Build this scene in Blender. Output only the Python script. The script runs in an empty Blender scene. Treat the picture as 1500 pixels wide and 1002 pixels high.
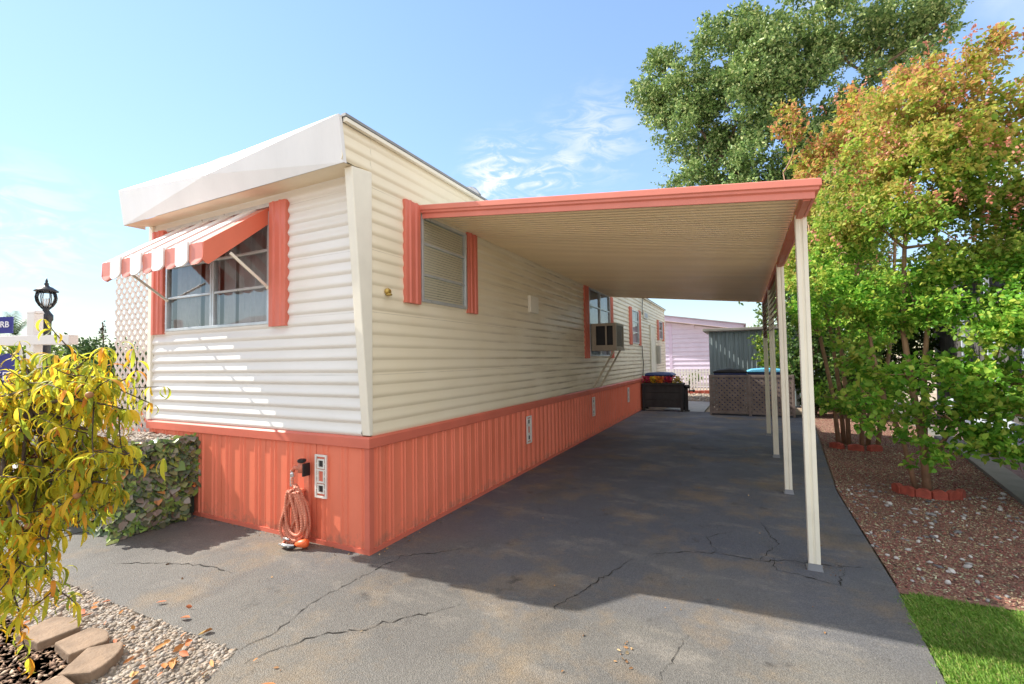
import bpy, math, random
import numpy as np
from mathutils import Vector, Matrix
random.seed(7); rng = np.random.default_rng(11)
S = bpy.context.scene
COL = S.collection
rad = math.radians

# ------------------------------------------------------------------ camera
yaw, pitch, roll = rad(26.5255), rad(2.254), rad(-0.92487)
fw = Vector((-math.sin(yaw)*math.cos(pitch), math.cos(yaw)*math.cos(pitch), math.sin(pitch)))
r0 = Vector((math.cos(yaw), math.sin(yaw), 0)); u0 = r0.cross(fw)
rr = math.cos(roll)*r0 + math.sin(roll)*u0; uu = -math.sin(roll)*r0 + math.cos(roll)*u0
cd = bpy.data.cameras.new('camera'); cam = bpy.data.objects.new('camera', cd); COL.objects.link(cam)
M = Matrix((rr, uu, -fw)).transposed().to_4x4(); M.translation = (0, 0, 1.45)
cam.matrix_world = M
cd.sensor_width = 36; cd.lens = 673.25/1500*36; cd.clip_start = .05; cd.clip_end = 2000
S.camera = cam

# ------------------------------------------------------------------ materials
MATS = {}
class NT:
    def __init__(s, name):
        m = bpy.data.materials.new(name); m.use_nodes = True
        s.m = m; s.t = m.node_tree; s.n = s.t.nodes; s.b = s.n['Principled BSDF']; s.out = s.n['Material Output']
        s.co = s.n.new('ShaderNodeTexCoord').outputs['Object']
    def new(s, typ, **k):
        n = s.n.new(typ)
        for a, v in k.items(): setattr(n, a, v)
        return n
    def link(s, a, b): s.t.links.new(a, b)
    def noise(s, scale, detail=4, rough=.55, vec=None, stretch=None):
        n = s.new('ShaderNodeTexNoise'); n.inputs['Scale'].default_value = scale
        n.inputs['Detail'].default_value = detail; n.inputs['Roughness'].default_value = rough
        v = vec or s.co
        if stretch:
            mp = s.new('ShaderNodeMapping'); mp.inputs['Scale'].default_value = stretch
            s.link(v, mp.inputs['Vector']); v = mp.outputs[0]
        s.link(v, n.inputs['Vector']); return n.outputs['Fac']
    def ramp(s, fac, stops, interp='LINEAR'):
        n = s.new('ShaderNodeValToRGB'); e = n.color_ramp.elements; n.color_ramp.interpolation = interp
        while len(e) < len(stops): e.new(.5)
        for el, (p, c) in zip(e, stops):
            el.position = p; el.color = (c, c, c, 1) if isinstance(c, (int, float)) else (*c, 1)
        s.link(fac, n.inputs[0]); return n.outputs[0]
    def mix(s, fac, a, b, mode='MIX'):
        n = s.new('ShaderNodeMix', data_type='RGBA', blend_type=mode)
        for sock, v in ((n.inputs[0], fac), (n.inputs[6], a), (n.inputs[7], b)):
            if isinstance(v, (int, float)): sock.default_value = v
            elif isinstance(v, tuple): sock.default_value = (*v, 1)
            else: s.link(v, sock)
        return n.outputs[2]
    def bump(s, h, strength, dist=.01):
        n = s.new('ShaderNodeBump'); n.inputs['Strength'].default_value = strength; n.inputs['Distance'].default_value = dist
        s.link(h, n.inputs['Height']); s.link(n.outputs[0], s.b.inputs['Normal'])

def mat(name, col, rough=.55, var=.12, scale=3, bump=.0, bscale=60, metal=0, grime=0, stretch=None, spec=.5):
    if name in MATS: return MATS[name]
    k = NT(name); b = k.b
    f = k.noise(scale, 5, .6, stretch=stretch)
    lo = tuple(c*(1-var) for c in col); hi = tuple(min(1, c*(1+var)) for c in col)
    c = k.ramp(f, [(.3, lo), (.7, hi)])
    if grime:
        g = k.ramp(k.noise(scale*4, 6, .7, stretch=stretch), [(.5, 0), (.75, 1)])
        gm = k.new('ShaderNodeMath', operation='MULTIPLY'); k.link(g, gm.inputs[0]); gm.inputs[1].default_value = grime
        c = k.mix(gm.outputs[0], c, tuple(x*.35 for x in col))
    k.link(c, b.inputs['Base Color'])
    rn = k.ramp(k.noise(scale*2.3), [(.3, max(.02, rough-.08)), (.7, min(1, rough+.08))]); k.link(rn, b.inputs['Roughness'])
    b.inputs['Metallic'].default_value = metal; b.inputs['Specular IOR Level'].default_value = spec
    if bump: k.bump(k.noise(bscale, 4), bump)
    MATS[name] = k.m; return k.m

def leaf_mat(name, stops, trans=.35, zmix=None, rough=.5):
    k = NT(name); b = k.b
    g = k.new('ShaderNodeNewGeometry')
    c = k.ramp(g.outputs['Random Per Island'], stops)
    cl = k.ramp(k.noise(1.6, 3), [(.3, .72), (.7, 1.25)])
    if zmix:
        z0, z1, stops2 = zmix
        sp = k.new('ShaderNodeSeparateXYZ'); k.link(k.co, sp.inputs[0])
        mr = k.new('ShaderNodeMapRange'); k.link(sp.outputs[2], mr.inputs[0])
        mr.inputs[1].default_value = z0; mr.inputs[2].default_value = z1
        ad = k.new('ShaderNodeMath', operation='ADD'); k.link(mr.outputs[0], ad.inputs[0])
        nn = k.new('ShaderNodeMapRange'); k.link(k.noise(2.2, 3), nn.inputs[0])
        nn.inputs[1].default_value = .3; nn.inputs[2].default_value = .7; nn.inputs[3].default_value = -.4; nn.inputs[4].default_value = .4
        k.link(nn.outputs[0], ad.inputs[1]); ad.use_clamp = True
        c = k.mix(ad.outputs[0], c, k.ramp(g.outputs['Random Per Island'], stops2))
    c = k.mix(1.0, c, cl, 'MULTIPLY')
    k.link(c, b.inputs['Base Color']); b.inputs['Roughness'].default_value = rough
    b.inputs['Specular IOR Level'].default_value = .35
    t = k.new('ShaderNodeBsdfTranslucent'); k.link(c, t.inputs['Color'])
    mx = k.new('ShaderNodeMixShader'); mx.inputs[0].default_value = trans
    k.link(b.outputs[0], mx.inputs[1]); k.link(t.outputs[0], mx.inputs[2]); k.link(mx.outputs[0], k.out.inputs[0])
    return k.m

def island_mat(name, stops, rough=.8, patch=.0):
    k = NT(name); g = k.new('ShaderNodeNewGeometry')
    c = k.ramp(g.outputs['Random Per Island'], stops)
    if patch: c = k.mix(1.0, c, k.ramp(k.noise(1.2, 4), [(.3, 1-patch), (.7, 1+patch)]), 'MULTIPLY')
    k.link(c, k.b.inputs['Base Color']); k.b.inputs['Roughness'].default_value = rough
    return k.m

def glass_mat(name, tint=(.95, .97, .98), ior=1.7):
    k = NT(name); k.n.remove(k.b)
    tr = k.new('ShaderNodeBsdfTransparent'); tr.inputs[0].default_value = (*tint, 1)
    gl = k.new('ShaderNodeBsdfGlossy'); gl.inputs['Roughness'].default_value = .015
    fr = k.new('ShaderNodeFresnel'); fr.inputs[0].default_value = ior
    mx = k.new('ShaderNodeMixShader'); k.link(fr.outputs[0], mx.inputs[0]); k.link(tr.outputs[0], mx.inputs[1]); k.link(gl.outputs[0], mx.inputs[2])
    k.link(mx.outputs[0], k.out.inputs[0]); return k.m

# cream siding with brown streaks under the laps, heavier toward the sheltered middle of the wall
def siding_mat(name, ca, cb):
    k = NT(name); b = k.b
    base = k.ramp(k.noise(1.1, 4), [(.3, ca), (.7, cb)])
    sp = k.new('ShaderNodeSeparateXYZ'); k.link(k.co, sp.inputs[0])
    st = k.noise(1.0, 6, .65, stretch=(.9, .55, 14))
    s2 = k.noise(2.0, 3, .5)
    mu = k.new('ShaderNodeMath', operation='MULTIPLY'); k.link(k.ramp(st, [(.44, 0), (.66, 1)]), mu.inputs[0]); k.link(k.ramp(s2, [(.35, .15), (.65, 1)]), mu.inputs[1])
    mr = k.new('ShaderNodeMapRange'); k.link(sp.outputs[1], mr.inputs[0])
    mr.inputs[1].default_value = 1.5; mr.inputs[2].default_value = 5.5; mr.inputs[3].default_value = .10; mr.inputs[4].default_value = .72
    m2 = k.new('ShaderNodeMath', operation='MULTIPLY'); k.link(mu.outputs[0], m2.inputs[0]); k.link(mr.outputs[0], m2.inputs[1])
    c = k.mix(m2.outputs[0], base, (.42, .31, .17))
    def band(period, lo):                       # dirt line where one board laps the next
        a = k.new('ShaderNodeMath', operation='SUBTRACT'); k.link(sp.outputs[2], a.inputs[0]); a.inputs[1].default_value = .88-period*.04
        d = k.new('ShaderNodeMath', operation='DIVIDE'); k.link(a.outputs[0], d.inputs[0]); d.inputs[1].default_value = period
        f = k.new('ShaderNodeMath', operation='FRACT'); k.link(d.outputs[0], f.inputs[0])
        return k.ramp(f.outputs[0], [(0, 1), (lo, 0)])
    gd = k.ramp(k.noise(1.0, 5, .65, stretch=(1, 1.3, 9)), [(.40, 0), (.62, 1)])
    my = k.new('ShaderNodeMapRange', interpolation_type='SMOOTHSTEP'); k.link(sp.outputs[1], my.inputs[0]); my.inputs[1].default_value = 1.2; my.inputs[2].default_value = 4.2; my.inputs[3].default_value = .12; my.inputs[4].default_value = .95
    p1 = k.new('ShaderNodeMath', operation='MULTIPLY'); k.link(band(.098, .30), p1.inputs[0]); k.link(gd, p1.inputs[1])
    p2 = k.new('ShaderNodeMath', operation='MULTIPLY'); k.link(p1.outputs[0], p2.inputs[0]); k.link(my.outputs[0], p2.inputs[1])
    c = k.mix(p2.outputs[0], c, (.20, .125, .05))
    p3 = k.new('ShaderNodeMath', operation='MULTIPLY'); k.link(band(.49, .012), p3.inputs[0]); k.link(k.ramp(k.noise(3, 3), [(.35, .15), (.6, .7)]), p3.inputs[1])
    c = k.mix(p3.outputs[0], c, (.25, .21, .15))
    k.link(c, b.inputs['Base Color']); b.inputs['Roughness'].default_value = .38
    k.bump(k.noise(3.5, 2), .25, .01)
    return k.m
M_SIDE = siding_mat('cream_siding_warm_lit', (.85,.755,.55), (.89,.81,.63))  # same paint as the front, yellowed; warm bounce light is put into the colour
M_FRONT = siding_mat('front_siding_sky_lit', (.82,.80,.75), (.87,.85,.81))  # same paint as the side; cool sky light is put into this whiter colour
M_CREAM = mat('cream_trim_paint', (.85, .81, .69), .4, .06)
M_WHITE = mat('white_metal_paint', (.84, .83, .80), .35, .05)
M_SALMON = mat('salmon_skirt_paint', (.86, .25, .125), .42, .10, 1.3, bump=.12, bscale=5)
def salmon_wall():
    k = NT('salmon_skirt_paint'); b = k.b
    c = k.ramp(k.noise(1.3, 5, .6), [(.3, (.80,.198,.108)), (.7, (.90,.240,.140))])
    c = k.mix(k.ramp(k.noise(2.0, 6, .7, stretch=(6, 6, .5)), [(.52, 0), (.75, .45)]), c, (.66,.20,.12))
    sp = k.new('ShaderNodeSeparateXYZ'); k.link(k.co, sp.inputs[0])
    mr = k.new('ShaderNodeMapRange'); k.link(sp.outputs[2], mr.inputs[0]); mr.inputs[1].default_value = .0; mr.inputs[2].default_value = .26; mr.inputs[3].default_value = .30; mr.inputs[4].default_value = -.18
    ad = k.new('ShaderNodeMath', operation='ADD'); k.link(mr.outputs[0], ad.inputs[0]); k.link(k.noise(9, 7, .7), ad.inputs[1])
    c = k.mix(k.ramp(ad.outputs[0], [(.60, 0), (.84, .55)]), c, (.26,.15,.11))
    c = k.mix(k.ramp(k.noise(38, 3, .6), [(.70, 0), (.76, .6)]), c, (.30,.12,.08))
    k.link(c, b.inputs['Base Color']); k.link(k.ramp(k.noise(3, 4), [(.3, .35), (.7, .6)]), b.inputs['Roughness'])
    k.bump(k.noise(5, 3), .14, .01); return k.m
del MATS['salmon_skirt_paint']; bpy.data.materials.remove(M_SALMON); M_SALMON = salmon_wall()
M_SALTRIM = mat('salmon_trim_paint', (.68, .165, .105), .45, .10, 2)
M_SHUT = mat('salmon_shutter_paint', (.70, .185, .125), .45, .08, 3)
M_FASC = mat('salmon_fascia_paint', (.72, .23, .17), .4, .08, 3, bump=.1, bscale=4)
M_ALU = mat('aluminium_frame', (.62, .66, .68), .35, .1, 9, metal=.55)
M_DARK = mat('dark_interior', (.03, .03, .03), .9, .1)
M_BLIND = mat('blind_slat_paint', (.95, .89, .72), .5, .06)
M_CURT = mat('curtain_fabric', (.88, .88, .90), .9, .08, 7)
M_GLASS = glass_mat('window_glass', ior=2.3)
M_GLASS_SIDE = glass_mat('side_window_glass', ior=1.5)
M_TAN = mat('carport_pan_paint', (.88, .72, .47), .38, .08, 1.2, grime=.10, stretch=(.25, 2.5, 1))
M_ROOF = mat('roof_coating', (.7, .7, .68), .7, .1)
M_GREYM = mat('grey_flashing', (.25, .26, .27), .5, .2)
M_ACB = mat('beige_appliance_paint', (.46, .40, .31), .5, .1, 5, grime=.3)
M_BLACK = mat('black_plastic', (.015, .015, .017), .45, .2)
M_VENT = mat('vent_plastic', (.78, .76, .70), .5, .1, 8)
M_GOLD = mat('brass_metal', (.52, .36, .10), .35, .15, 20, metal=.7)
M_LATT = mat('white_lattice_paint', (.60, .52, .47), .55, .06)
M_WOODL = mat('weathered_lattice_wood', (.21, .165, .145), .8, .25, 5, grime=.35)
M_BROWN = mat('brown_louvre_paint', (.22, .12, .08), .6, .15)
M_PLANT = mat('black_stained_wood', (.035, .031, .030), .75, .35, 6, grime=.3, stretch=(1, 1, .3))
M_NAVY = mat('navy_plastic', (.012, .03, .13), .4, .12)
M_LBLUE = mat('light_blue_plastic', (.16, .55, .82), .4, .08)
M_LILAC = mat('lilac_siding_paint', (.72, .64, .80), .55, .05)
M_SHED = mat('grey_corrugated_metal', (.19, .235, .25), .45, .2, 2, metal=.15, grime=.25, stretch=(4, 4, .4))
M_PICK = mat('white_picket_paint', (.82, .81, .79), .5, .04)
M_BRICK = mat('red_concrete_edging', (.40, .085, .055), .8, .3, 12, bump=.3, bscale=90)
M_STONE = mat('tan_edging_block', (.29, .205, .14), .9, .3, 9, bump=.5, bscale=70)
M_CONC = mat('concrete_surface', (.20, .195, .175), .9, .15, 3, bump=.25, bscale=60)
M_BARK = mat('tree_bark', (.20, .135, .085), .85, .35, 8, bump=.5, bscale=25)
M_MBARK = mat('myrtle_bark', (.34, .20, .12), .75, .3, 7, bump=.2, bscale=20)
M_HOSE = mat('salmon_hose_rubber', (.60, .21, .13), .55, .15, 10)
M_SILVER = mat('silver_metal', (.6, .6, .6), .3, .15, 20, metal=.8)
M_ORANGE = mat('orange_plastic', (.78, .13, .03), .4, .1)
M_LAMPB = mat('black_lamp_paint', (.012, .012, .018), .4, .2)
M_SIGNB = mat('blue_sign_print', (.022, .025, .22), .5, .06)
M_SIGNW = mat('white_sign_letters', (.85, .85, .9), .5, .02)
M_VINYL = mat('white_vinyl', (.82, .80, .78), .4, .03)
M_PALE = mat('pale_blue_paint', (.50, .56, .66), .55, .08)
M_NBW = mat('dark_weathered_boards', (.10, .095, .09), .8, .5, 3, grime=.5, stretch=(3, 3, .3))
M_SOFF = mat('soffit_paint', (.80, .70, .52), .5, .05)

# ------------------------------------------------------------------ mesh builder
class MB:
    def __init__(s): s.v = []; s.f = []; s.mi = []; s.cur = 0
    def add(s, vs, fs):
        o = len(s.v); s.v += [tuple(v) for v in vs]; s.f += [tuple(i+o for i in f) for f in fs]; s.mi += [s.cur]*len(fs); return s
    def box(s, a, b, fn=None):
        x0, y0, z0 = a; x1, y1, z1 = b
        vs = [(x0,y0,z0),(x1,y0,z0),(x1,y1,z0),(x0,y1,z0),(x0,y0,z1),(x1,y0,z1),(x1,y1,z1),(x0,y1,z1)]
        if fn: vs = [fn(*v) for v in vs]
        return s.add(vs, [(3,2,1,0),(4,5,6,7),(0,1,5,4),(1,2,6,5),(2,3,7,6),(3,0,4,7)])
    def bar(s, p, q, w, h, up=(0,0,1)):
        p = Vector(p); q = Vector(q); d = (q-p).normalized(); sd = d.cross(Vector(up))
        if sd.length < 1e-4: sd = d.cross(Vector((1,0,0)))
        sd.normalize(); u = sd.cross(d); vs = []
        for c in (p, q):
            for a, b in ((-1,-1),(1,-1),(1,1),(-1,1)): vs.append(c+sd*a*w/2+u*b*h/2)
        return s.add(vs, [(0,1,2,3),(7,6,5,4),(0,4,5,1),(1,5,6,2),(2,6,7,3),(3,7,4,0)])
    def prism(s, poly, fn0, fn1):          # polygon extruded between two mappings
        n = len(poly); vs = [fn0(*p) for p in poly]+[fn1(*p) for p in poly]
        return s.add(vs, [tuple(range(n))[::-1], tuple(range(n, 2*n))]+[(i, (i+1)%n, n+(i+1)%n, n+i) for i in range(n)])
    def strip(s, prof, fn0, fn1):           # open profile swept between two mappings
        n = len(prof); vs = [fn0(*p) for p in prof]+[fn1(*p) for p in prof]
        return s.add(vs, [(i, i+1, n+i+1, n+i) for i in range(n-1)])
    def tube(s, pts, rs, n=8, cap=True):
        pts = [Vector(p) for p in pts]; rs = rs if isinstance(rs, (list, tuple)) else [rs]*len(pts)
        vs = []; ref = None
        for i, p in enumerate(pts):
            d = (pts[min(i+1, len(pts)-1)]-pts[max(i-1, 0)]); d = d.normalized() if d.length > 1e-9 else Vector((0,0,1))
            if ref is None:
                ref = d.orthogonal().normalized()
            a = (ref-d*ref.dot(d)); a = a.normalized() if a.length > 1e-6 else d.orthogonal().normalized(); ref = a; b = d.cross(a)
            for k in range(n):
                t = 2*math.pi*k/n; vs.append(p+(a*math.cos(t)+b*math.sin(t))*rs[i])
        fs = [(i*n+k, i*n+(k+1)%n, (i+1)*n+(k+1)%n, (i+1)*n+k) for i in range(len(pts)-1) for k in range(n)]
        if cap: fs += [tuple(range(n))[::-1], tuple(range((len(pts)-1)*n, len(pts)*n))]
        return s.add(vs, fs)
    def lathe(s, c, prof, n=16):            # prof: (r, z)
        c = Vector(c); return s.tube([c+Vector((0,0,z)) for r, z in prof], [max(r, 1e-4) for r, z in prof], n)
    def ball(s, c, r, n=10, sq=(1,1,1)):
        vs = []; fs = []; m = n//2+1
        for i in range(m+1):
            t = math.pi*i/m
            for k in range(n):
                p = 2*math.pi*k/n; vs.append((c[0]+r*sq[0]*math.sin(t)*math.cos(p), c[1]+r*sq[1]*math.sin(t)*math.sin(p), c[2]+r*sq[2]*math.cos(t)))
        for i in range(m):
            for k in range(n): fs.append((i*n+k, (i+1)*n+k, (i+1)*n+(k+1)%n, i*n+(k+1)%n))
        return s.add(vs, fs)

def origin(o):
    v = Vector((0,0,0))
    while o: v += o.location; o = o.parent
    return v
def build(name, mb, mats, parent=None, smooth=False, bevel=0, base=None):
    me = bpy.data.meshes.new(name)
    off = origin(parent) if parent else Vector(base or (0,0,0))
    me.from_pydata([(x-off.x, y-off.y, z-off.z) for x, y, z in mb.v], [], mb.f)
    mats = mats if isinstance(mats, list) else [mats]
    for m in mats: me.materials.append(m)
    if len(mats) > 1: me.polygons.foreach_set('material_index', mb.mi)
    if smooth: me.polygons.foreach_set('use_smooth', [True]*len(me.polygons))
    me.update()
    o = bpy.data.objects.new(name, me); COL.objects.link(o)
    if parent: o.parent = parent
    else: o.location = off
    if bevel:
        b = o.modifiers.new('bevel', 'BEVEL'); b.width = bevel; b.segments = 2; b.limit_method = 'ANGLE'
    return o
def npmesh(name, V, F, mat_, parent=None, base=None, smooth=False):   # V (n,3), F (m,k) numpy
    off = origin(parent) if parent else Vector(base or (0,0,0))
    me = bpy.data.meshes.new(name); V = V-np.array(off); k = F.shape[1]
    me.vertices.add(len(V)); me.vertices.foreach_set('co', V.astype(np.float32).ravel())
    me.loops.add(F.size); me.loops.foreach_set('vertex_index', F.astype(np.int32).ravel())
    me.polygons.add(len(F)); me.polygons.foreach_set('loop_start', np.arange(0, F.size, k, dtype=np.int32))
    me.materials.append(mat_); 
    if smooth: me.polygons.foreach_set('use_smooth', np.ones(len(F), bool))
    me.update(calc_edges=True); me.validate()
    o = bpy.data.objects.new(name, me); COL.objects.link(o)
    if parent: o.parent = parent
    else: o.location = off
    return o
def tag(o, label=None, cat=None, group=None, kind=None):
    for k, v in (('label', label), ('category', cat), ('group', group), ('kind', kind)):
        if v: o[k] = v
    return o
def thing(name, label, cat, loc, group=None):
    o = bpy.data.objects.new(name, None); COL.objects.link(o); o.location = loc; o.empty_display_size = .1
    return tag(o, label, cat, group)
def copy_tree(o, parent=None):
    c = o.copy(); COL.objects.link(c); c.parent = parent
    for ch in list(o.children): copy_tree(ch, c)
    return c
def lerp(a, b, t): return a+(b-a)*t

def clip(poly, x0, x1, y0, y1):
    def half(P, f, inter):
        out = []
        for i in range(len(P)):
            a, b = P[i-1], P[i]; fa, fb = f(a), f(b)
            if (fa >= 0) != (fb >= 0): t = fa/(fa-fb); out.append((a[0]+(b[0]-a[0])*t, a[1]+(b[1]-a[1])*t))
            if fb >= 0: out.append(b)
        return out
    for f in (lambda p: p[0]-x0, lambda p: x1-p[0], lambda p: p[1]-y0, lambda p: y1-p[1]):
        if poly: poly = half(poly, f, None)
    return poly
def lattice(mb, fn, a0, a1, z0, z1, step, w, th):
    """diagonal strips in the plane fn(a, z, depth), clipped to the rectangle, two layers"""
    L = (a1-a0)+(z1-z0)
    for layer, sgn in ((0, 1), (1, -1)):
        c = -L
        while c < L*2:
            h = w*.7071; x0, x1 = a0-1, a1+1
            if sgn > 0: q = [(x0, z0+c-h+(x0-a0)), (x1, z0+c-h+(x1-a0)), (x1, z0+c+h+(x1-a0)), (x0, z0+c+h+(x0-a0))]
            else: q = [(x0, z0+c-h-(x0-a0)), (x1, z0+c-h-(x1-a0)), (x1, z0+c+h-(x1-a0)), (x0, z0+c+h-(x0-a0))]
            p = clip(q, a0, a1, z0, z1)
            if len(p) >= 3:
                d0 = layer*th
                mb.prism(p, lambda a, z: fn(a, z, d0), lambda a, z: fn(a, z, d0+th))
            c += step

# ------------------------------------------------------------------ ground
def sheet(name, poly, z, m, thick=.0):
    mb = MB(); n = len(poly)
    if thick: mb.prism(poly, lambda x, y: (x, y, z-thick), lambda x, y: (x, y, z))
    else: mb.add([(x, y, z) for x, y in poly], [tuple(range(n))])
    return build(name, mb, m)

k = NT('dry_ground'); c = k.ramp(k.noise(.8, 8, .7), [(.3, (0.263,0.188,0.128)), (.5, (0.394,0.312,0.233)), (.7, (0.525,0.438,0.337))]); k.link(c, k.b.inputs['Base Color']); k.b.inputs['Roughness'].default_value = .95
k.bump(k.noise(30, 6), .5, .02)
M_GROUND = k.m
k = NT('driveway_asphalt'); b = k.b
big = k.noise(.55, 6, .62); mid = k.noise(2.3, 6, .65); fine = k.noise(180, 3, .6); vo = k.new('ShaderNodeTexVoronoi'); vo.inputs['Scale'].default_value = 260; k.link(k.co, vo.inputs['Vector'])
c = k.ramp(big, [(.3, (0.097,0.094,0.089)), (.5, (0.129,0.124,0.115)), (.7, (0.168,0.159,0.138))])
# blue of the carport's shade painted into the asphalt, fading out toward the street
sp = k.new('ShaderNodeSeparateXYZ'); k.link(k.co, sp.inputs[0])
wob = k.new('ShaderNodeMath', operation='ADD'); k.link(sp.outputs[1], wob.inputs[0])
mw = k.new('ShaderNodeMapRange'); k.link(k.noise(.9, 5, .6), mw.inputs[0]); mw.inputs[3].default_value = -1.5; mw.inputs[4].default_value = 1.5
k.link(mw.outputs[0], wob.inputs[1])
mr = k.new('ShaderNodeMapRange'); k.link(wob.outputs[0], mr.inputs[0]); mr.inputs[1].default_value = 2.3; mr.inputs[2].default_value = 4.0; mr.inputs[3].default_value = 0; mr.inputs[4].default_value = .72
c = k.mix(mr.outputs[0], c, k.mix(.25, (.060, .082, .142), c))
c = k.mix(k.ramp(k.noise(1.3, 7, .68), [(.50, 0), (.70, .8)]), c, (.23, .165, .095))
oil = k.noise(3.1, 4, .7); c = k.mix(k.ramp(oil, [(.62, 0), (.72, .75)]), c, (.04, .038, .036))
dust = k.noise(2.0, 8, .72, stretch=(.7, 1.4, 1)); c = k.mix(k.ramp(dust, [(.54, 0), (.74, .6)]), c, (.30, .27, .23))
c = k.mix(k.ramp(k.noise(1.4, 5, .6, stretch=(1.6, .5, 1)), [(.56, 0), (.74, .7)]), c, (.085, .083, .08))
vo.inputs['Scale'].default_value = 150; vb = k.new('ShaderNodeRGBToBW'); k.link(vo.outputs['Color'], vb.inputs[0]); c = k.mix(1.0, c, k.ramp(vb.outputs[0], [(.2, .84), (.8, 1.18)]), 'MULTIPLY')
c = k.mix(1.0, c, k.ramp(fine, [(.3, .68), (.7, 1.32)]), 'MULTIPLY')
c = k.mix(k.ramp(k.noise(420, 1), [(.62, 0), (.70, .6)]), c, (.36, .33, .28))
k.link(c, b.inputs['Base Color'])
k.link(k.ramp(k.noise(1.7, 5), [(.3, .55), (.7, .85)]), b.inputs['Roughness']); b.inputs['Specular IOR Level'].default_value = .4
k.bump(vo.outputs['Distance'], .45, .007)
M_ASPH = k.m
tag(sheet('added_unseen_street', [(-60,-14),(60,-14),(60,-4.02),(-60,-4.02)], -.02, mat('added_pale_street_bounce', (.52,.48,.42), .9, .08, 2), .025), kind='structure')  # unseen street, added pale to bounce warm sunlight into the shade
tag(sheet('ground', [(-400,-120),(400,-120),(400,400),(-400,400)], -.05, M_GROUND), kind='structure')
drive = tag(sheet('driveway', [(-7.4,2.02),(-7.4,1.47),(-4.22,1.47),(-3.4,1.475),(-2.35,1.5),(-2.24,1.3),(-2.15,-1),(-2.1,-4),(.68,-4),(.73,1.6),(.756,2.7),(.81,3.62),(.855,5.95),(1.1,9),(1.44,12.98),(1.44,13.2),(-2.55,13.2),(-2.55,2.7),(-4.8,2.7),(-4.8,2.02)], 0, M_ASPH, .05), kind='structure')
M_CRACK = mat('crack_dirt_fill', (.022, .020, .017), .95, .3)
def crack(pts, w=.008, seed=0):
    r = random.Random(seed); P = []
    for (x0, y0), (x1, y1) in zip(pts, pts[1:]):
        n = max(2, int(math.hypot(x1-x0, y1-y0)/.03))
        for i in range(n): P.append((lerp(x0,x1,i/n)+r.gauss(0,.009), lerp(y0,y1,i/n)+r.gauss(0,.009)))
    P.append(pts[-1]); mb = MB(); vs = []; N = len(P)
    for i, (x, y) in enumerate(P):
        a = P[max(0,i-1)]; c_ = P[min(N-1,i+1)]; d = math.hypot(c_[0]-a[0], c_[1]-a[1]) or 1
        nx, ny = -(c_[1]-a[1])/d, (c_[0]-a[0])/d; ww = w*(.15+.85*r.random()**1.5)*min(1, .25+4*min(i, N-1-i)/N)
        vs += [(x+nx*ww/2, y+ny*ww/2, .003), (x-nx*ww/2, y-ny*ww/2, .003)]
    mb.add(vs, [(2*i, 2*i+2, 2*i+3, 2*i+1) for i in range(N-1)])
    return build('crack', mb, M_CRACK, drive)
crack([(-2.335,1.495),(-2.3,1.7),(-2.363,1.9),(-2.38,2.1),(-2.36,2.26),(-2.31,2.746),(-1.9,3.1)], .011, 1)
crack([(-2.225,1.459),(-2.1,1.72),(-2.025,1.8),(-1.9,1.9),(-1.83,2.0),(-1.65,2.2),(-1.547,2.36)], .011, 2)
crack([(-.663,3.531),(-.4,3.7),(-.212,3.761),(.05,3.74),(.229,3.834),(.55,3.86),(.87,3.951)], .012, 3)
crack([(-.21,3.76),(-.3,4.05),(-.1,4.3)], .008, 4); crack([(.05,3.74),(.2,4.1),(.1,4.6)], .008, 5)
crack([(-1.044,2.47),(-.9,2.95),(-.757,3.386)], .010, 6); crack([(-4.2,1.75),(-3.9,1.9),(-3.55,2.02),(-3.2,2.05)], .014, 7)
crack([(.15,3.83),(.16,3.62),(.5,3.55),(.58,3.84)], .012, 8); crack([(-.42,1.95),(-.35,2.3),(-.3,2.6)], .006, 9)

def in_poly(pts, poly):
    x, y = pts[:,0], pts[:,1]; ins = np.zeros(len(pts), bool); n = len(poly)
    for i in range(n):
        x0, y0 = poly[i]; x1, y1 = poly[i-1]
        cnd = ((y0 > y) != (y1 > y)) & (x < (x1-x0)*(y-y0)/((y1-y0) or 1e-9)+x0); ins ^= cnd
    return ins
phi = (1+5**.5)/2
ICO = np.array([(-1,phi,0),(1,phi,0),(-1,-phi,0),(1,-phi,0),(0,-1,phi),(0,1,phi),(0,-1,-phi),(0,1,-phi),(phi,0,-1),(phi,0,1),(-phi,0,-1),(-phi,0,1)])/1.902
ICF = np.array([(0,11,5),(0,5,1),(0,1,7),(0,7,10),(0,10,11),(1,5,9),(5,11,4),(11,10,2),(10,7,6),(7,1,8),(3,9,4),(3,4,2),(3,2,6),(3,6,8),(3,8,9),(4,9,5),(2,4,11),(6,2,10),(8,6,7),(9,8,1)])
def rot_rand(n, tilt=math.pi):
    a = rng.uniform(0, 2*np.pi, n); t = rng.normal(0, tilt, n); p = rng.uniform(0, 2*np.pi, n)
    ca, sa = np.cos(a), np.sin(a); R1 = np.zeros((n,3,3)); R1[:,0,0]=ca; R1[:,0,1]=-sa; R1[:,1,0]=sa; R1[:,1,1]=ca; R1[:,2,2]=1
    ct, st = np.cos(t), np.sin(t); R2 = np.zeros((n,3,3)); R2[:,0,0]=1; R2[:,1,1]=ct; R2[:,1,2]=-st; R2[:,2,1]=st; R2[:,2,2]=ct
    cp, sp_ = np.cos(p), np.sin(p); R3 = np.zeros((n,3,3)); R3[:,0,0]=cp; R3[:,0,1]=-sp_; R3[:,1,0]=sp_; R3[:,1,1]=cp; R3[:,2,2]=1
    return R3@R2@R1
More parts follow.
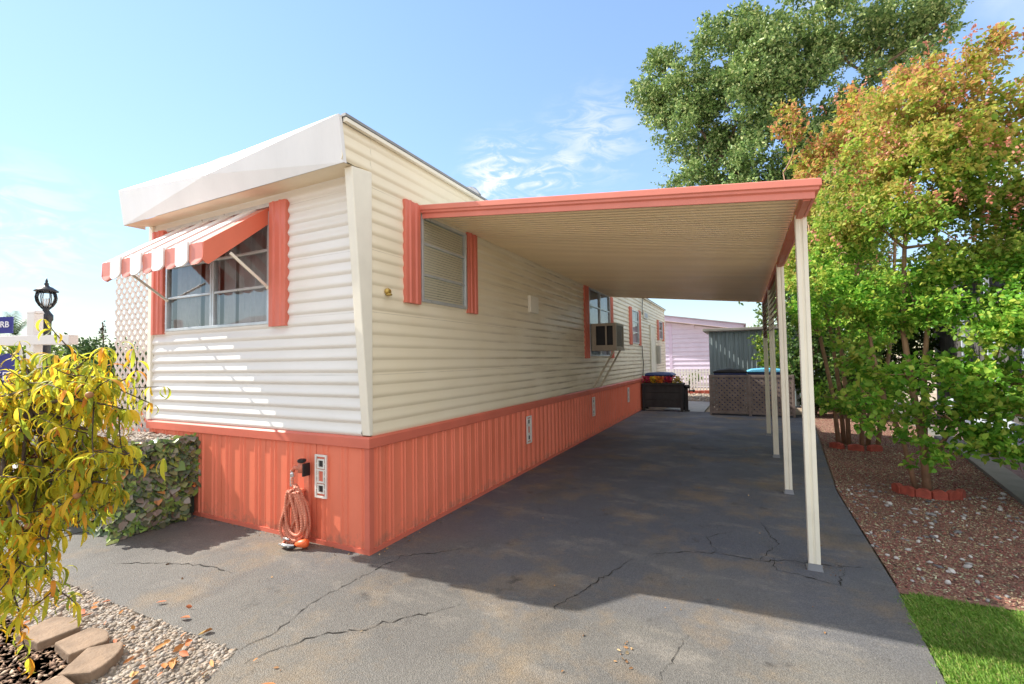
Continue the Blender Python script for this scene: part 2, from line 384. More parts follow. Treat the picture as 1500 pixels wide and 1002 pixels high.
OCT = np.array([(1,0,0),(-1,0,0),(0,1,0),(0,-1,0),(0,0,1),(0,0,-1)])*1.0; OCF = np.array([(0,2,4),(2,1,4),(1,3,4),(3,0,4),(2,0,5),(1,2,5),(3,1,5),(0,3,5)])
def stones(name, pts, zf, size, mat_, flat=(1,.75,.5), tilt=.35, smooth=True, jitter=.18, low=False):
    ICO_, ICF_ = (OCT, OCF) if low else (ICO, ICF); K = len(ICO_); n = len(pts); s = size*np.exp(rng.normal(0, .28, n))
    base = ICO_[None]*(1+rng.normal(0, jitter, (n,K,1)))*np.array(flat)[None,None]*np.exp(rng.normal(0,.2,(n,1,3)))
    V = np.einsum('nij,nkj->nki', rot_rand(n, tilt), base)*s[:,None,None]
    V[:,:,0] += pts[:,0,None]; V[:,:,1] += pts[:,1,None]; V[:,:,2] += (zf+s*flat[2]*.45*rng.uniform(.3,1.2,n))[:,None]
    F = (ICF_[None]+np.arange(n)[:,None,None]*K).reshape(-1,3)
    return npmesh(name, V.reshape(-1,3), F, mat_, smooth=smooth)
def scatter(poly, n, holes=()):
    P = np.array(poly); lo, hi = P.min(0), P.max(0); pts = rng.uniform(lo, hi, (n,2)); m = in_poly(pts, poly)
    for h in holes: m &= ~in_poly(pts, h)
    return pts[m]

# pebbles, left front
M_PEB = island_mat('river_pebble', [(0, (0.150,0.130,0.111)), (.2, (0.286,0.234,0.179)), (.4, (0.376,0.312,0.240)), (.6, (0.205,0.182,0.166)), (.78, (0.409,0.357,0.296)), (.9, (0.328,0.214,0.135)), (1, (0.450,0.403,0.351))], .7)
BED = [(-2.80,.72),(-2.72,.98),(-2.84,1.18),(-3.1,1.2),(-3.45,1.16),(-3.9,1.12),(-4.6,1.1),(-4.6,-.6),(-2.9,-.6)]
PEBP = [(-6.4,1.475),(-4.22,1.475),(-3.4,1.48),(-2.345,1.51),(-2.235,1.3),(-2.2,.2),(-6.4,.2)]
pebs = scatter(PEBP, 34000, [BED]); tag(stones('pebble_gravel', pebs, -.008, .0115, M_PEB), kind='stuff')
tag(sheet('gravel_bed', [(-9,1.47),(-4.22,1.462),(-3.4,1.468),(-2.36,1.495),(-2.25,1.3),(-2.16,-1),(-9,-1)], -.006, mat('gravel_bed_earth', (.24,.20,.16), .95, .4, 30)), kind='structure')
pts = scatter(BED, 9000); M_BED = island_mat('bed_mulch_chip', [(0,(.14,.09,.065)),(.5,(.30,.19,.13)),(.8,(.46,.30,.19)),(1,(.55,.42,.31))], .9)
tag(stones('bed_mulch', pts, -.004, .014, M_BED, (1,.5,.2), .5, False, .3, True), kind='stuff')
tag(sheet('bed_soil', [(x, y) for x, y in BED], -.006, mat('bed_soil_earth', (.24,.165,.115), .95, .4, 20)), kind='structure')

# mulch strip, right
RIGHT_EDGE = [(1.35,-3),(1.6,1.5),(1.93,3.67),(2.34,6.1),(2.80,9.1),(3.36,15.2),(3.9,21)]
MULP = [(.74,3.68),(.83,3.7),(.87,5.95),(1.12,9),(1.46,12.98),(1.46,16.5),(3.5,16.5),(3.36,15.2),(2.80,9.1),(2.34,6.1),(1.93,3.67)]
k = NT('mulch_base'); c = k.ramp(k.noise(60, 6, .7), [(.3,(0.088,0.044,0.038)),(.5,(0.252,0.126,0.095)),(.7,(0.428,0.277,0.189))]); k.link(c, k.b.inputs['Base Color']); k.b.inputs['Roughness'].default_value = .95; k.bump(k.noise(90, 5), .7, .02)
tag(sheet('mulch_ground', [(.7,3.6)]+MULP[1:5]+[(1.46,17),(3.55,17)]+MULP[7:], -.008, k.m), kind='structure')
M_MUL = island_mat('red_mulch_chip', [(0,(0.084,0.060,0.044)),(.2,(0.239,0.083,0.076)),(.4,(0.359,0.152,0.107)),(.55,(0.192,0.166,0.112)),(.7,(0.478,0.409,0.239)),(.85,(0.335,0.091,0.094)),(1,(0.603,0.682,0.451))], .85, .25)
w = scatter(MULP, 190000); keep = rng.random(len(w)) < np.clip(1.6-(w[:,1]-3.6)/5.5, .18, 1); w = w[keep]
tag(stones('mulch_chips', w, -.006, .0098, M_MUL, (1,.5,.25), .5, False, .3, True), kind='stuff')
rk = w[rng.random(len(w)) < .012]; M_RK = island_mat('grey_stone', [(0,(0.112,0.112,0.123)),(.5,(0.336,0.325,0.314)),(1,(0.616,0.594,0.560))], .8)
tag(stones('grey_stones', rk[rk[:,1] < 6.5], -.004, .018, M_RK, (1,.8,.5), .3), kind='stuff')
# grass
GR = [(.70,.3),(.735,1.6),(.765,2.7),(.80,3.55),(.9,3.62),(1.2,3.60),(1.95,3.64),(1.62,1.5),(1.6,.3)]
tag(sheet('lawn_soil', GR, -.01, mat('lawn_soil_earth', (.10,.12,.04), .95, .3, 15)), kind='structure')
gp = scatter(GR, 210000); gp = gp[gp[:,1] > 1.2]
gp = gp+rng.normal(0,.018,gp.shape)*(rng.random((len(gp),1)) < .35)
hole = np.hypot(gp[:,0]-1.33, (gp[:,1]-3.33)*1.2) < .09*(.6+.8*rng.random(len(gp))); gp = gp[~hole]
pt = np.sin(gp[:,0]*13+1)*np.sin(gp[:,1]*9+.5)+.6*np.sin(gp[:,0]*31+gp[:,1]*23)+rng.normal(0,.5,len(gp)); gp = gp[(pt > -.9)|(rng.random(len(gp)) < .35)]
n = len(gp); a = rng.uniform(0, 2*np.pi, n); h = rng.uniform(.010, .028, n); ln = rng.uniform(.3, 1.1, n)*h; wd = .0016
B = np.stack([gp[:,0], gp[:,1], np.full(n, -.01)], 1); dx = np.stack([np.cos(a), np.sin(a), 0*a], 1); dn = np.stack([-np.sin(a), np.cos(a), 0*a], 1)
V = np.stack([B-dx*wd, B+dx*wd, B+dn*ln[:,None]*.4+np.stack([0*a,0*a,h*.6],1)+dx*wd*.8, B+dn*ln[:,None]+np.stack([0*a,0*a,h],1)], 1)
F = (np.array([[0,1,2],[0,2,3]])[None]+np.arange(n)[:,None,None]*4).reshape(-1,3)
M_GRASS = leaf_mat('lawn_grass', [(0,(0.113,0.240,0.026)),(.5,(0.176,0.360,0.047)),(.85,(0.302,0.432,0.079)),(1,(0.504,0.432,0.185))], .3)
tag(npmesh('grass', V.reshape(-1,3), F, M_GRASS), kind='stuff')
# kerb strip and neighbouring bed
mb = MB(); N = len(RIGHT_EDGE)
for (x0,y0),(x1,y1) in zip(RIGHT_EDGE[2:], RIGHT_EDGE[3:]):
    mb.prism([(x0,y0),(x0+.25,y0),(x1+.25,y1),(x1,y1)], lambda x,y: (x,y,-.05), lambda x,y: (x,y,.035))
tag(build('concrete_kerb', mb, M_CONC), kind='structure')
tag(sheet('side_path', [(2.2,3.67),(2.6,6.1),(3.06,9.1),(3.62,15.2),(6,15.2),(6,3.67)], -.012, mat('side_path_earth', (.17,.11,.11), .95, .45, 25)), kind='structure')
# concrete pads behind and to the left
tag(sheet('rear_path', [(-2.0,13.22),(-.95,13.22),(-.9,16.3),(-1.95,16.3)], -.004, mat('rear_path_concrete', (.42,.42,.43), .8, .12, 4), .04), kind='structure')
rg = scatter([(-2.4,16.35),(-.6,16.35),(-.6,21),(-2.4,21)], 3000); tag(stones('rear_gravel', rg, -.045, .03, M_PEB), kind='stuff')
tag(sheet('walkway', [(-14,2.2),(-6.5,2.2),(-6.5,5.5),(-14,5.5)], -.012, mat('walkway_concrete', (.60,.56,.52), .9, .08, 3), .03), kind='structure')

# ------------------------------------------------------------------ the mobile home
WX, WY = -2.56, 2.665            # street-side corner
XL, YB = -5.64, 18.0
home = thing('mobile_home', 'long cream mobile home with salmon skirting, shutters and awning', 'mobile home', (WX, WY, 0))
def side(a, z, o=0): return (WX+o, a, z)
def front(a, z, o=0): return (a, WY-o, z)
ZT = .88
LAP = .098
def lap_profile(z0, z1, depth, lap):
    segs = []; z = z0
    while z < z1-1e-4:
        t = [(0, .0), (.08, .36), (.17, .78), (.27, 1.0), (.38, .95), (.52, .68), (.68, .34), (.84, .09), (1.0, .0)]
        segs.append([(z+lap*a, depth*d) for a, d in t if z+lap*a <= z1+1e-6]); z += lap
    return segs
def siding(mb, fn, a0, a1, z0, z1, holes, depth, flip, lap=LAP):
    cuts = sorted({a0, a1}|{h[i] for h in holes for i in (0, 1) if a0 < h[i] < a1}); segs = lap_profile(z0, z1, depth, lap)
    for c0, c1 in zip(cuts, cuts[1:]):
        m = (c0+c1)/2; bad = [(h[2], h[3]) for h in holes if h[0] < m < h[1]]
        for sg in segs:
            pieces = [sg]
            for lo, hi in bad:
                new = []
                for p in pieces:
                    for keep in (lambda z: z <= lo, lambda z: z >= hi):
                        q = []
                        lim = lo if keep(lo-1) else hi
                        for i in range(len(p)):
                            if i and keep(p[i-1][0]) != keep(p[i][0]):
                                t = (lim-p[i-1][0])/(p[i][0]-p[i-1][0]); q.append((lim, lerp(p[i-1][1], p[i][1], t)))
                            if keep(p[i][0]): q.append(p[i])
                        if len(q) > 1: new.append(q)
                pieces = new
            for p in pieces:
                if flip: mb.strip(p, lambda z, o: fn(c1, z, o), lambda z, o: fn(c0, z, o))
                else: mb.strip(p, lambda z, o: fn(c0, z, o), lambda z, o: fn(c1, z, o))
# windows (a0, a1, z0, z1)
FWIN = (-5.32, -3.69, 1.80, 2.80)
SW = [(3.30, 4.05, 1.985, 2.775), (8.36, 9.88, 1.50, 2.80), (12.15, 13.0, 1.84, 2.74), (16.5, 17.3, 2.10, 2.72)]
mb = MB(); siding(mb, front, XL, WX-.06, ZT, 2.95, [FWIN], .019, False); build('front_wall', mb, M_FRONT, home, True)
mb = MB(); siding(mb, side, WY+.025, YB, ZT, 3.22, SW, .0085, False); build('side_wall', mb, M_SIDE, home, True)
mb = MB(); mb.box((XL, YB-.02, 0), (WX-.02, YB, 3.2)); mb.box((XL, WY+.02, 0), (XL+.03, YB-.021, 3.2)); build('rear_wall', mb, M_CREAM, home)
# flaring wing board that closes the side wall toward the street
mb = MB(); mb.prism([(2.655,ZT+.01),(2.692,ZT+.01),(2.692,2.938),(2.485,2.914)], lambda y,z: (WX-.065,y,z), lambda y,z: (WX+.014,y,z))
build('corner_trim', mb, M_CREAM, home, bevel=.006)
mb = MB(); mb.box((XL-.012, WY-.03, ZT+.01), (XL+.06, WY+.0, 2.94)); build('corner_trim', mb, M_CREAM, home, bevel=.006)
mb = MB(); siding(mb, side, 2.395, WY+.024, 2.93, 3.22, [], .010, False, lap=LAP); build('wing_siding', mb, M_SIDE, home, True)
# roof, fascia with its dented bow, soffit
mb = MB(); mb.box((XL-.06, 2.42, 3.215), (WX+.03, YB+.06, 3.235)); mb.prism([(XL-.05,3.236),(WX+.02,3.236),((XL+WX)/2,3.30)], lambda x,z: (x,2.46,z), lambda x,z: (x,YB+.05,z))
roof = build('roof', mb, M_ROOF, home)
mb = MB(); mb.box((WX+.012, 2.40, 3.205), (WX+.045, YB+.07, 3.238)); build('drip_edge', mb, M_CREAM, roof, bevel=.004)
mb = MB(); mb.box((WX+.008, 2.39, 3.241), (WX+.05, YB+.07, 3.262)); build('flashing', mb, M_GREYM, roof)
mb = MB(); mb.lathe((WX-.25, 4.55, 3.26), [(.05,0),(.05,.08),(.13,.09),(.15,.13),(.10,.2),(.02,.23)], 14); build('roof_vent', mb, M_SILVER, roof, True)
mb = MB(); mb.lathe((WX-.2, 15.6, 3.26), [(.035,0),(.035,.42),(.05,.43),(.05,.47)], 8); build('vent_pipe', mb, M_GREYM, roof, True)
BL, BR, TR, TL = (-5.64,2.405,2.896), (WX+.012,2.41,2.911), (WX+.012,2.36,3.25), (-5.65,2.36,3.245)
MID, TMID, BMID = (-4.10,2.335,3.10), (-4.1,2.43,3.262), (-4.1,2.40,2.902)
mb = MB(); mb.add([BL,BR,TR,TL,MID,TMID,BMID, (-5.65,2.60,3.235),(WX+.012,2.60,3.245),(-5.64,2.60,2.898),(WX+.013,2.435,2.912),(WX+.013,2.39,3.248)],
   [(3,4,5),(5,4,2),(2,4,1),(4,6,1),(0,6,4),(3,0,4),(3,5,2,8,7),(0,3,7,9),(1,10,11,2)])
build('fascia', mb, mat('fascia_paint', (.79,.79,.79), .4, .05, 1.5, bump=.10, bscale=3, grime=.10, stretch=(3,3,.5)), home)
mb = MB(); mb.add([(-5.64,2.405,2.894),(WX+.010,2.41,2.909),(WX+.010,WY,2.945),(-5.64,WY,2.945)], [(0,1,2,3)]); build('soffit', mb, M_SOFF, home)

# skirting
def rib_profile(L, period, seam_every, seed=0):
    r = random.Random(seed); prof = []; a = 0; i = 0
    while a < L:
        for da, o in ((0,.004),(.26,.004),(.30,.015),(.35,.015),(.40,.005),(.52,.005),(.57,.015),(.62,.015),(.66,.004),(.97,.004)):
            x = a+da*period
            if x <= L: prof.append((x, o))
        if i % seam_every == seam_every-1:
            for x, o in ((a+.972*period,-.012),(a+.992*period,-.012)):
                if x <= L: prof.append((x, o))
        a += period; i += 1
    prof.append((L, .004)); return prof
mb = MB(); pr = rib_profile(WX-XL, .21, 3)
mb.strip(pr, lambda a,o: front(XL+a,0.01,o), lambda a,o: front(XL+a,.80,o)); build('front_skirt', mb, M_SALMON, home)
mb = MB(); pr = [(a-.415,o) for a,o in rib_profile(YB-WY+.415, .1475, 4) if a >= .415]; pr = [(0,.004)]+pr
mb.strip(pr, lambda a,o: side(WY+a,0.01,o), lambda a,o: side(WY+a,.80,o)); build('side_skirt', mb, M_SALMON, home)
mb = MB(); mb.box((XL, WY-.016, 0), (WX+.016, WY-.0145+.02, .035)); mb.box((WX-.004, WY, 0), (WX+.017, YB, .034)); 
mb.box((WX-.03, WY-.018, .0345), (WX+.018, WY+.03, .80)); build('skirt_base', mb, M_SALTRIM, home)
mb = MB()
for poly in ([(0,.795),(.026,.795),(.03,.80),(.03,.868),(.018,.882),(0,.884)],):
    mb.prism(poly, lambda o,z: front(XL-.01,z,o), lambda o,z: (WX+o, WY-o, z))
    mb.prism(poly, lambda o,z: (WX+o, WY-o, z), lambda o,z: side(YB,z,o))
build('skirt_trim', mb, M_SALTRIM, home)

def pbox(mb, fn, a0, a1, z0, z1, o0, o1): mb.box((a0,z0,o0),(a1,z1,o1), fn)
def window(fn, a0, a1, z0, z1, rails, mulls, backing, fw_=.028):
    mb = MB(); 
    pbox(mb, fn, a0, a0+fw_, z0, z1, -.03, .03); pbox(mb, fn, a1-fw_, a1, z0, z1, -.03, .03)
    pbox(mb, fn, a0+fw_, a1-fw_, z0, z0+fw_, -.03, .029); pbox(mb, fn, a0+fw_, a1-fw_, z1-fw_, z1, -.03, .029)
    for m in mulls: pbox(mb, fn, m-.03, m-.004, z0+fw_, z1-fw_, -.025, .027); pbox(mb, fn, m+.004, m+.03, z0+fw_, z1-fw_, -.025, .027); pbox(mb, fn, m-.004, m+.004, z0+fw_, z1-fw_, -.025, .015)
    xs = [a0+fw_]+[v for m in mulls for v in (m-.03, m+.03)]+[a1-fw_]
    for s0, s1 in zip(xs[::2], xs[1::2]):
        for zr in rails: pbox(mb, fn, s0, s1, zr-.011, zr+.011, -.01, .022)
    f = build('window', mb, M_ALU, home, bevel=.003)
    mb = MB(); 
    for s0, s1 in zip(xs[::2], xs[1::2]):
        zs = [z0+fw_]+[v for zr in rails for v in (zr-.011, zr+.011)]+[z1-fw_]
        for i, (q0, q1) in enumerate(zip(zs[::2], zs[1::2])):
            t = random.uniform(-.004,.004); mb.add([fn(s0,q0,.004-t),fn(s1,q0,.004+t*.6),fn(s1,q1,.004+t),fn(s0,q1,.004-t)], [(0,1,2,3)])
    build('pane', mb, M_GLASS_SIDE if backing == 'blind' else M_GLASS, f)
    mb = MB(); D = -.35                                   # the dark room behind
    q = [fn(a0,z0,-.031),fn(a1,z0,-.031),fn(a1,z1,-.031),fn(a0,z1,-.031),fn(a0,z0,D),fn(a1,z0,D),fn(a1,z1,D),fn(a0,z1,D)]
    mb.add(q, [(0,1,5,4),(1,2,6,5),(2,3,7,6),(3,0,4,7),(4,5,6,7)]); build('reveal', mb, mat('room_wall', (.55,.53,.50), .9, .1), f)
    mb = MB()
    if backing == 'blind':
        z = z0+.035
        while z < z1-.03: mb.prism([(0,0),(-.003,.019),(-.005,.019),(-.003,-.001)], lambda p,q_: fn(a0+.03,z+q_,-.004+p), lambda p,q_: fn(a1-.03,z+q_,-.004+p)); z += .0235
        build('blind', mb, M_BLIND, f)
    else:
        for c0, c1 in backing:
            n = int((c1-c0)/.012)+2; pts = [(lerp(c0,c1,i/n), -.075+.018*math.sin(i*.9)+.006*math.sin(i*2.3+1)) for i in range(n+1)]
            mb.strip(pts, lambda a,o: fn(a,z0+.02,o), lambda a,o: fn(a+.004,z1-.02,o*.8-.015))
        build('curtain', mb, M_CURT, f, True)
    return f
window(front, *FWIN, [2.14, 2.46], [-4.53], [(-5.29,-4.86),(-4.80,-4.57),(-4.49,-4.30),(-4.26,-3.72)])
window(side, *SW[0], [2.235, 2.52], [], 'blind')
window(side, *SW[1], [2.12, 2.46], [9.12], [(8.38,9.86)])
window(side, *SW[2], [2.14, 2.44], [], [(12.2,12.95)]); window(side, *SW[3], [2.40], [], [(16.52,17.28)])
def shutter(fn, a0, a1, z0, z1):
    w_ = a1-a0; mb = MB(); P = [(0,0),(0,.022),(.08,.026),(.22,.026),(.27,.036),(.33,.036),(.38,.024),(.62,.024),(.67,.036),(.73,.036),(.78,.026),(.92,.026),(1,.022),(1,0)]
    lift = .021 if fn is front else .009
    mb.prism([(a0+w_*t, (o+lift if o else .0)) for t, o in P], lambda a,o: fn(a,z0,o), lambda a,o: fn(a,z1,o)); return build('shutter', mb, M_SHUT, home, bevel=.002)
shutter(front, -5.56,-5.345,1.775,2.86); shutter(front, -3.675,-3.46,1.775,2.865)
shutter(side, 3.07,3.28,1.955,2.845); shutter(side, 4.07,4.265,1.95,2.80)
shutter(side, 8.08,8.33,1.46,2.80); shutter(side, 9.90,10.15,1.46,2.80); shutter(side, 11.85,12.12,1.80,2.78); shutter(side, 13.03,13.3,1.80,2.78); shutter(side, 16.2,16.46,2.05,2.74); shutter(side, 17.34,17.6,2.05,2.74)
def vent(fn, a0, a1, z0, z1):
    mb = MB(); W = a1-a0; H = z1-z0; o0, o1 = .018, .03
    mb.cur = 0; t = W*.12
    for b_ in ((a0,a0+t,z0,z1),(a1-t,a1,z0,z1),(a0+t,a1-t,z0,z0+t),(a0+t,a1-t,z1-t,z1)): pbox(mb, fn, *b_, o0, o1)
    cx = (a0+a1)/2
    for cz in (z0+H*.21, z0+H*.5, z0+H*.79):
        hh = H*.075 if cz != z0+H*.5 else H*.12; ww = W*.2
        for b_ in ((cx-ww-t*.8,cx-ww,cz-hh,cz+hh),(cx+ww,cx+ww+t*.8,cz-hh,cz+hh),(cx-ww-t*.8,cx+ww+t*.8,cz+hh,cz+hh+t*.8),(cx-ww-t*.8,cx+ww+t*.8,cz-hh-t*.8,cz-hh)): pbox(mb, fn, *b_, o0, o1-.002)
        for s_ in (-1, 1): pbox(mb, fn, min(cx+s_*(ww+t*.8),cx+s_*(W/2-t)), max(cx+s_*(ww+t*.8),cx+s_*(W/2-t)), cz-t*.35, cz+t*.35, o0, o1-.004)
    for cz in (z0+H*.355, z0+H*.645): pbox(mb, fn, a0+t, a1-t, cz-t*.3, cz+t*.3, o0, o1-.005)
    v = build('skirt_vent', mb, M_VENT, home)
    mb = MB(); pbox(mb, fn, a0+.004, a1-.004, z0+.004, z1-.004, .012, .0175)
    build('vent_backing', mb, M_SALTRIM, v)
    for cz in (z0+H*.21, z0+H*.79): mb = MB(); pbox(mb, fn, cx-W*.19, cx+W*.19, cz-H*.07, cz+H*.07, .0178, .0195); build('vent_hole', mb, M_BLACK, v)
vent(front, -3.115,-2.985,.372,.715); vent(side, 5.47,5.62,.355,.71)
vent(side, 8.42,8.58,.37,.725); vent(side, 11.4,11.56,.37,.725)
# small fittings on the side wall
mb = MB(); mb.ball((WX+.02, 2.86, 2.02), .035, 12, (.6,1,.8)); mb.lathe((WX+.03,2.86,1.985), [(.02,0),(.03,.01),(.012,.02)], 10); build('wall_light', mb, M_GOLD, home, True)
mb = MB(); pbox(mb, side, 5.6, 5.87, 2.085, 2.315, .008, .055); build('access_panel', mb, M_CREAM, home, bevel=.006)
mb = MB(); pbox(mb, side, 13.75, 14.4, 2.62, 2.82, .012, .035); vs_ = build('wall_vent', mb, M_VENT, home)
mb = MB(); pbox(mb, side, 13.85, 14.3, 2.66, 2.78, .036, .04); build('vent_screen', mb, M_PALE, vs_)
mb = MB(); pbox(mb, side, 14.8, 14.86, .9, 2.5, .012, .04); pbox(mb, side, 15.62, 15.68, .9, 2.5, .012, .04); pbox(mb, side, 14.86, 15.62, 2.44, 2.5, .012, .039); pbox(mb, side, 14.87, 15.61, .92, 2.43, .013, .028)
build('side_door', mb, M_CREAM, home)
mb = MB(); pbox(mb, side, 15.9, 16.15, 1.25, 1.85, .013, .12); build('meter_box', mb, mat('meter_box_paint', (.45,.42,.36), .5, .1), home, bevel=.01)
mb = MB(); mb.tube([side(13.36,1.8,.03), side(13.4,1.5,.03), side(13.5,1.3,.03), side(13.42,1.1,.03), side(13.35,.9,.03)], .012, 6); build('cable', mb, M_BLACK, home, True); mb = MB(); mb.tube([side(13.7,3.2,.03), side(13.55,3.0,.03), side(13.5,2.7,.03)], .01, 6); build('cable', mb, M_BLACK, home, True)

# awning over the front window: parts of the home
def awn(x, y, z): return (x, y, z)
AX0, AX1, AY0, AY1, AZ0, AZ1 = -5.27, -3.715, 2.655, 2.095, 2.825, 2.395
mb = MB(); mb2 = MB(); NS = 9
M_AWW = mat('awning_white_paint', (.83,.82,.80), .4, .04); 
for i in range(NS):
    x0 = lerp(AX0, AX1, i/NS); x1 = lerp(AX0, AX1, (i+1)/NS); mid = (x0+x1)/2; w_ = x1-x0
    up = .022 if i % 2 else 0; mb.cur = 1 if i % 2 else 0
    y_off = .012 if i % 2 else 0
    # pan profile across x, thin shell
    P = [(x0-(.008 if up else -.004), 0), (x0-(.008 if up else -.004), up+.012), (x0+.02, up+.016), (mid-.02, up+.014), (mid, up+.019), (mid+.02, up+.014), (x1-.02, up+.016), (x1+(.008 if up else -.004), up+.012), (x1+(.008 if up else -.004), 0)]
    mb.prism(P, lambda x,h: (x, AY0, AZ0+h), lambda x,h: (x, AY1-y_off*0, AZ1+h))
    # scalloped valance
    sc = [(x0+.002*0, 0)]+[]; n = 8; hb = .115
    pts = [(x0, up+.010), (x0, -hb)]+[(mid-math.cos(math.pi*t/n)*w_/2, -hb-math.sin(math.pi*t/n)*.045) for t in range(1, n)]+[(x1, -hb), (x1, up+.010)]
    bulge = .014 if i % 2 else .0
    m = len(pts); c_ = [(x, AY1-.004-bulge-(.014*math.sin(math.pi*(x-x0)/w_)), AZ1+h) for x, h in pts]; d_ = [(x, y+.012, z) for x, y, z in c_]
    mb.add(c_+d_, [tuple(range(m)), tuple(range(m, 2*m))[::-1]]+[(j, m+j, m+(j+1)%m, (j+1)%m) for j in range(m)])
aw = build('awning', mb, [mat('awning_salmon_paint', (.68,.235,.175), .45, .08), M_AWW], home)
for x in (AX1+.001, AX0-.013):
    mb = MB(); n = 6; P = [(AY0-.01, AZ0+.012), (AY1-.002, AZ1+.012), (AY1-.006, AZ1-.11)]+[(AY1+.04-math.cos(t*math.pi/2/3)*.045, AZ1-.11-math.sin(t*math.pi/2/3)*.045) for t in (1,2,3)]+[(AY0-.01, AZ0-.135)]
    mb.prism(P, lambda y,z: (x,y,z), lambda y,z: (x+.012,y,z))
    build('awning_wing', mb, mat('awning_wing_paint', (.76,.19,.11), .42, .06), aw)
for xs in (-3.70, -5.285):
    mb = MB(); mb.bar((xs, 2.30, 2.36), (xs, WY-.02, 2.115), .022, .012, (1,0,0)); mb.ball((xs, WY-.03, 2.12), .018, 8); build('awning_strut', mb, M_CREAM, aw)
mb = MB(); mb.box((AX0-.03, AY0-.02, AZ0+.016), (AX1+.05, WY-.002, AZ0+.05)); build('awning_rail', mb, M_ALU, aw)

# ------------------------------------------------------------------ carport
PX, CY0, CY1 = .415, 3.315, 9.83
carport = thing('carport', 'flat carport with salmon fascia, tan ribbed underside and thin white posts', 'carport', (PX, 3.76, 0))
def roofz(x): return lerp(2.800, 2.468, (x-WX)/(PX-WX))
mb = MB(); prof = []; y = CY0+.01
while y < CY1-.02:
    prof += [(y,.018),(y+.028,.018),(y+.034,0),(y+.066,0),(y+.072,.018)]; y += .0722
mb.strip(prof, lambda y,h: (WX+.016,y,roofz(WX)+h), lambda y,h: (PX-.05,y,roofz(PX-.05)+h)); build('roof_pan', mb, M_TAN, carport)
mb = MB(); mb.add([(WX+.016,CY0+.01,roofz(WX)+.05),(PX-.03,CY0+.01,roofz(PX)+.05),(PX-.03,CY1-.01,roofz(PX)+.05),(WX+.016,CY1-.01,roofz(WX)+.05)], [(0,1,2,3)]); build('roof_sheet', mb, M_ROOF, carport)
GUT = [(0,-.012),(-.014,-.012),(-.016,.028),(-.034,.036),(-.036,.052),(-.048,.058),(-.048,.098),(-.040,.104),(0,.104)]
mb = MB(); mb.prism(GUT, lambda o,h: (WX+.03,CY0+o,roofz(WX+.03)+h-.050), lambda o,h: (PX-o, CY0+o, roofz(PX-o)+h-.050)); build('front_fascia', mb, M_FASC, carport, bevel=.002)
mb = MB(); mb.prism(GUT, lambda o,h: (PX-o, CY0+o+.0005, roofz(PX-o)+h-.0505), lambda o,h: (PX-o, CY1, roofz(PX-o)+h-.0505)); build('side_gutter', mb, M_FASC, carport, bevel=.002)
mb = MB(); mb.box((WX+.03,CY1,roofz(PX)), (WX+.031,CY1+.03,roofz(PX)))
mb = MB(); mb.prism([(0,-.012),(.03,-.012),(.03,.09),(0,.09)], lambda o,h: (WX+.02,CY1+o,roofz(WX)+h), lambda o,h: (PX+.04,CY1+o,roofz(PX)+h)); build('rear_fascia', mb, M_TAN, carport)
mb = MB(); mb.box((PX-.047, CY0+.002, 2.40), (PX-.004, CY1, roofz(PX)+.0)); build('beam', mb, mat('salmon_beam_paint', (.55,.16,.10), .5, .1), carport, bevel=.003)
pmb = MB(); PW = .034
pmb.prism([(-PW,-PW),(-.008,-PW),(-.006,-PW+.008),(.006,-PW+.008),(.008,-PW),(PW,-PW),(PW,-.008),(PW-.008,-.006),(PW-.008,.006),(PW,.008),(PW,PW),(-PW,PW),(-PW,.008),(-PW+.008,.006),(-PW+.008,-.006),(-PW,-.008)], lambda x,y: (PX-.018+x,3.76+y,.0), lambda x,y: (PX-.018+x,3.76+y,2.43))
M_POST = mat('post_paint', (.87,.82,.68), .4, .06, 4, grime=.12)
post = build('post', pmb, M_POST, carport, bevel=.003)
mb = MB(); mb.box((PX-.018-.046, 3.714, 0), (PX-.018+.046, 3.806, .008)); mb.box((PX-.018-.041,3.7185,.008),(PX-.018+.041,3.7215,.045)); bp = build('base_plate', mb, mat('galvanised_plate', (.30,.31,.33), .55, .1, 6, metal=.4), post)
for yy in (5.69, 7.62, 9.64):
    c = post.copy(); COL.objects.link(c); c.parent = carport; c.location = (0, yy-3.76, 0)
    d = bp.copy(); COL.objects.link(d); d.parent = c
mb = MB(); z = 1.80
while z < 2.38:
    mb.prism([(-.025,0),(.025,.045),(.025,.055),(-.025,.010)], lambda o,h: (PX-.018+o,5.98,z+h), lambda o,h: (PX-.018+o,9.58,z+h)); z += .075
for yy in (5.97, 7.75, 9.58): mb.box((PX-.046,yy-.015,1.78),(PX+.01,yy+.015,2.39))
build('louvre_screen', mb, M_BROWN, carport)

# ------------------------------------------------------------------ air conditioner
ac = thing('air_conditioner', 'beige window air conditioner box propped on two slanting braces', 'air conditioner', (-2.3, 8.7, 1.62))
ax0, ax1, ay0, ay1, az0, az1 = WX+.03, -2.06, 8.42, 9.05, 1.63, 2.11
mb = MB(); t = .035
mb.box((ax0,ay0+.02,az0),(ax1-.02,ay1,az0+.03)); mb.box((ax0,ay0+.02,az1-.03),(ax1-.02,ay1,az1)); mb.box((ax0,ay1-.03,az0+.03),(ax1-.02,ay1-.001,az1-.03))
mb.box((ax0,ay0,az0),(ax0+.09,ay0+.02,az1)); mb.box((ax1-.06,ay0,az0),(ax1,ay0+.02,az1)); mb.box((ax0+.09,ay0,az0),(ax1-.06,ay0+.02,az0+.07)); mb.box((ax0+.09,ay0,az1-.05),(ax1-.06,ay0+.02,az1)); mb.box((ax0+.265,ay0,az0+.07),(ax0+.295,ay0+.02,az1-.05))
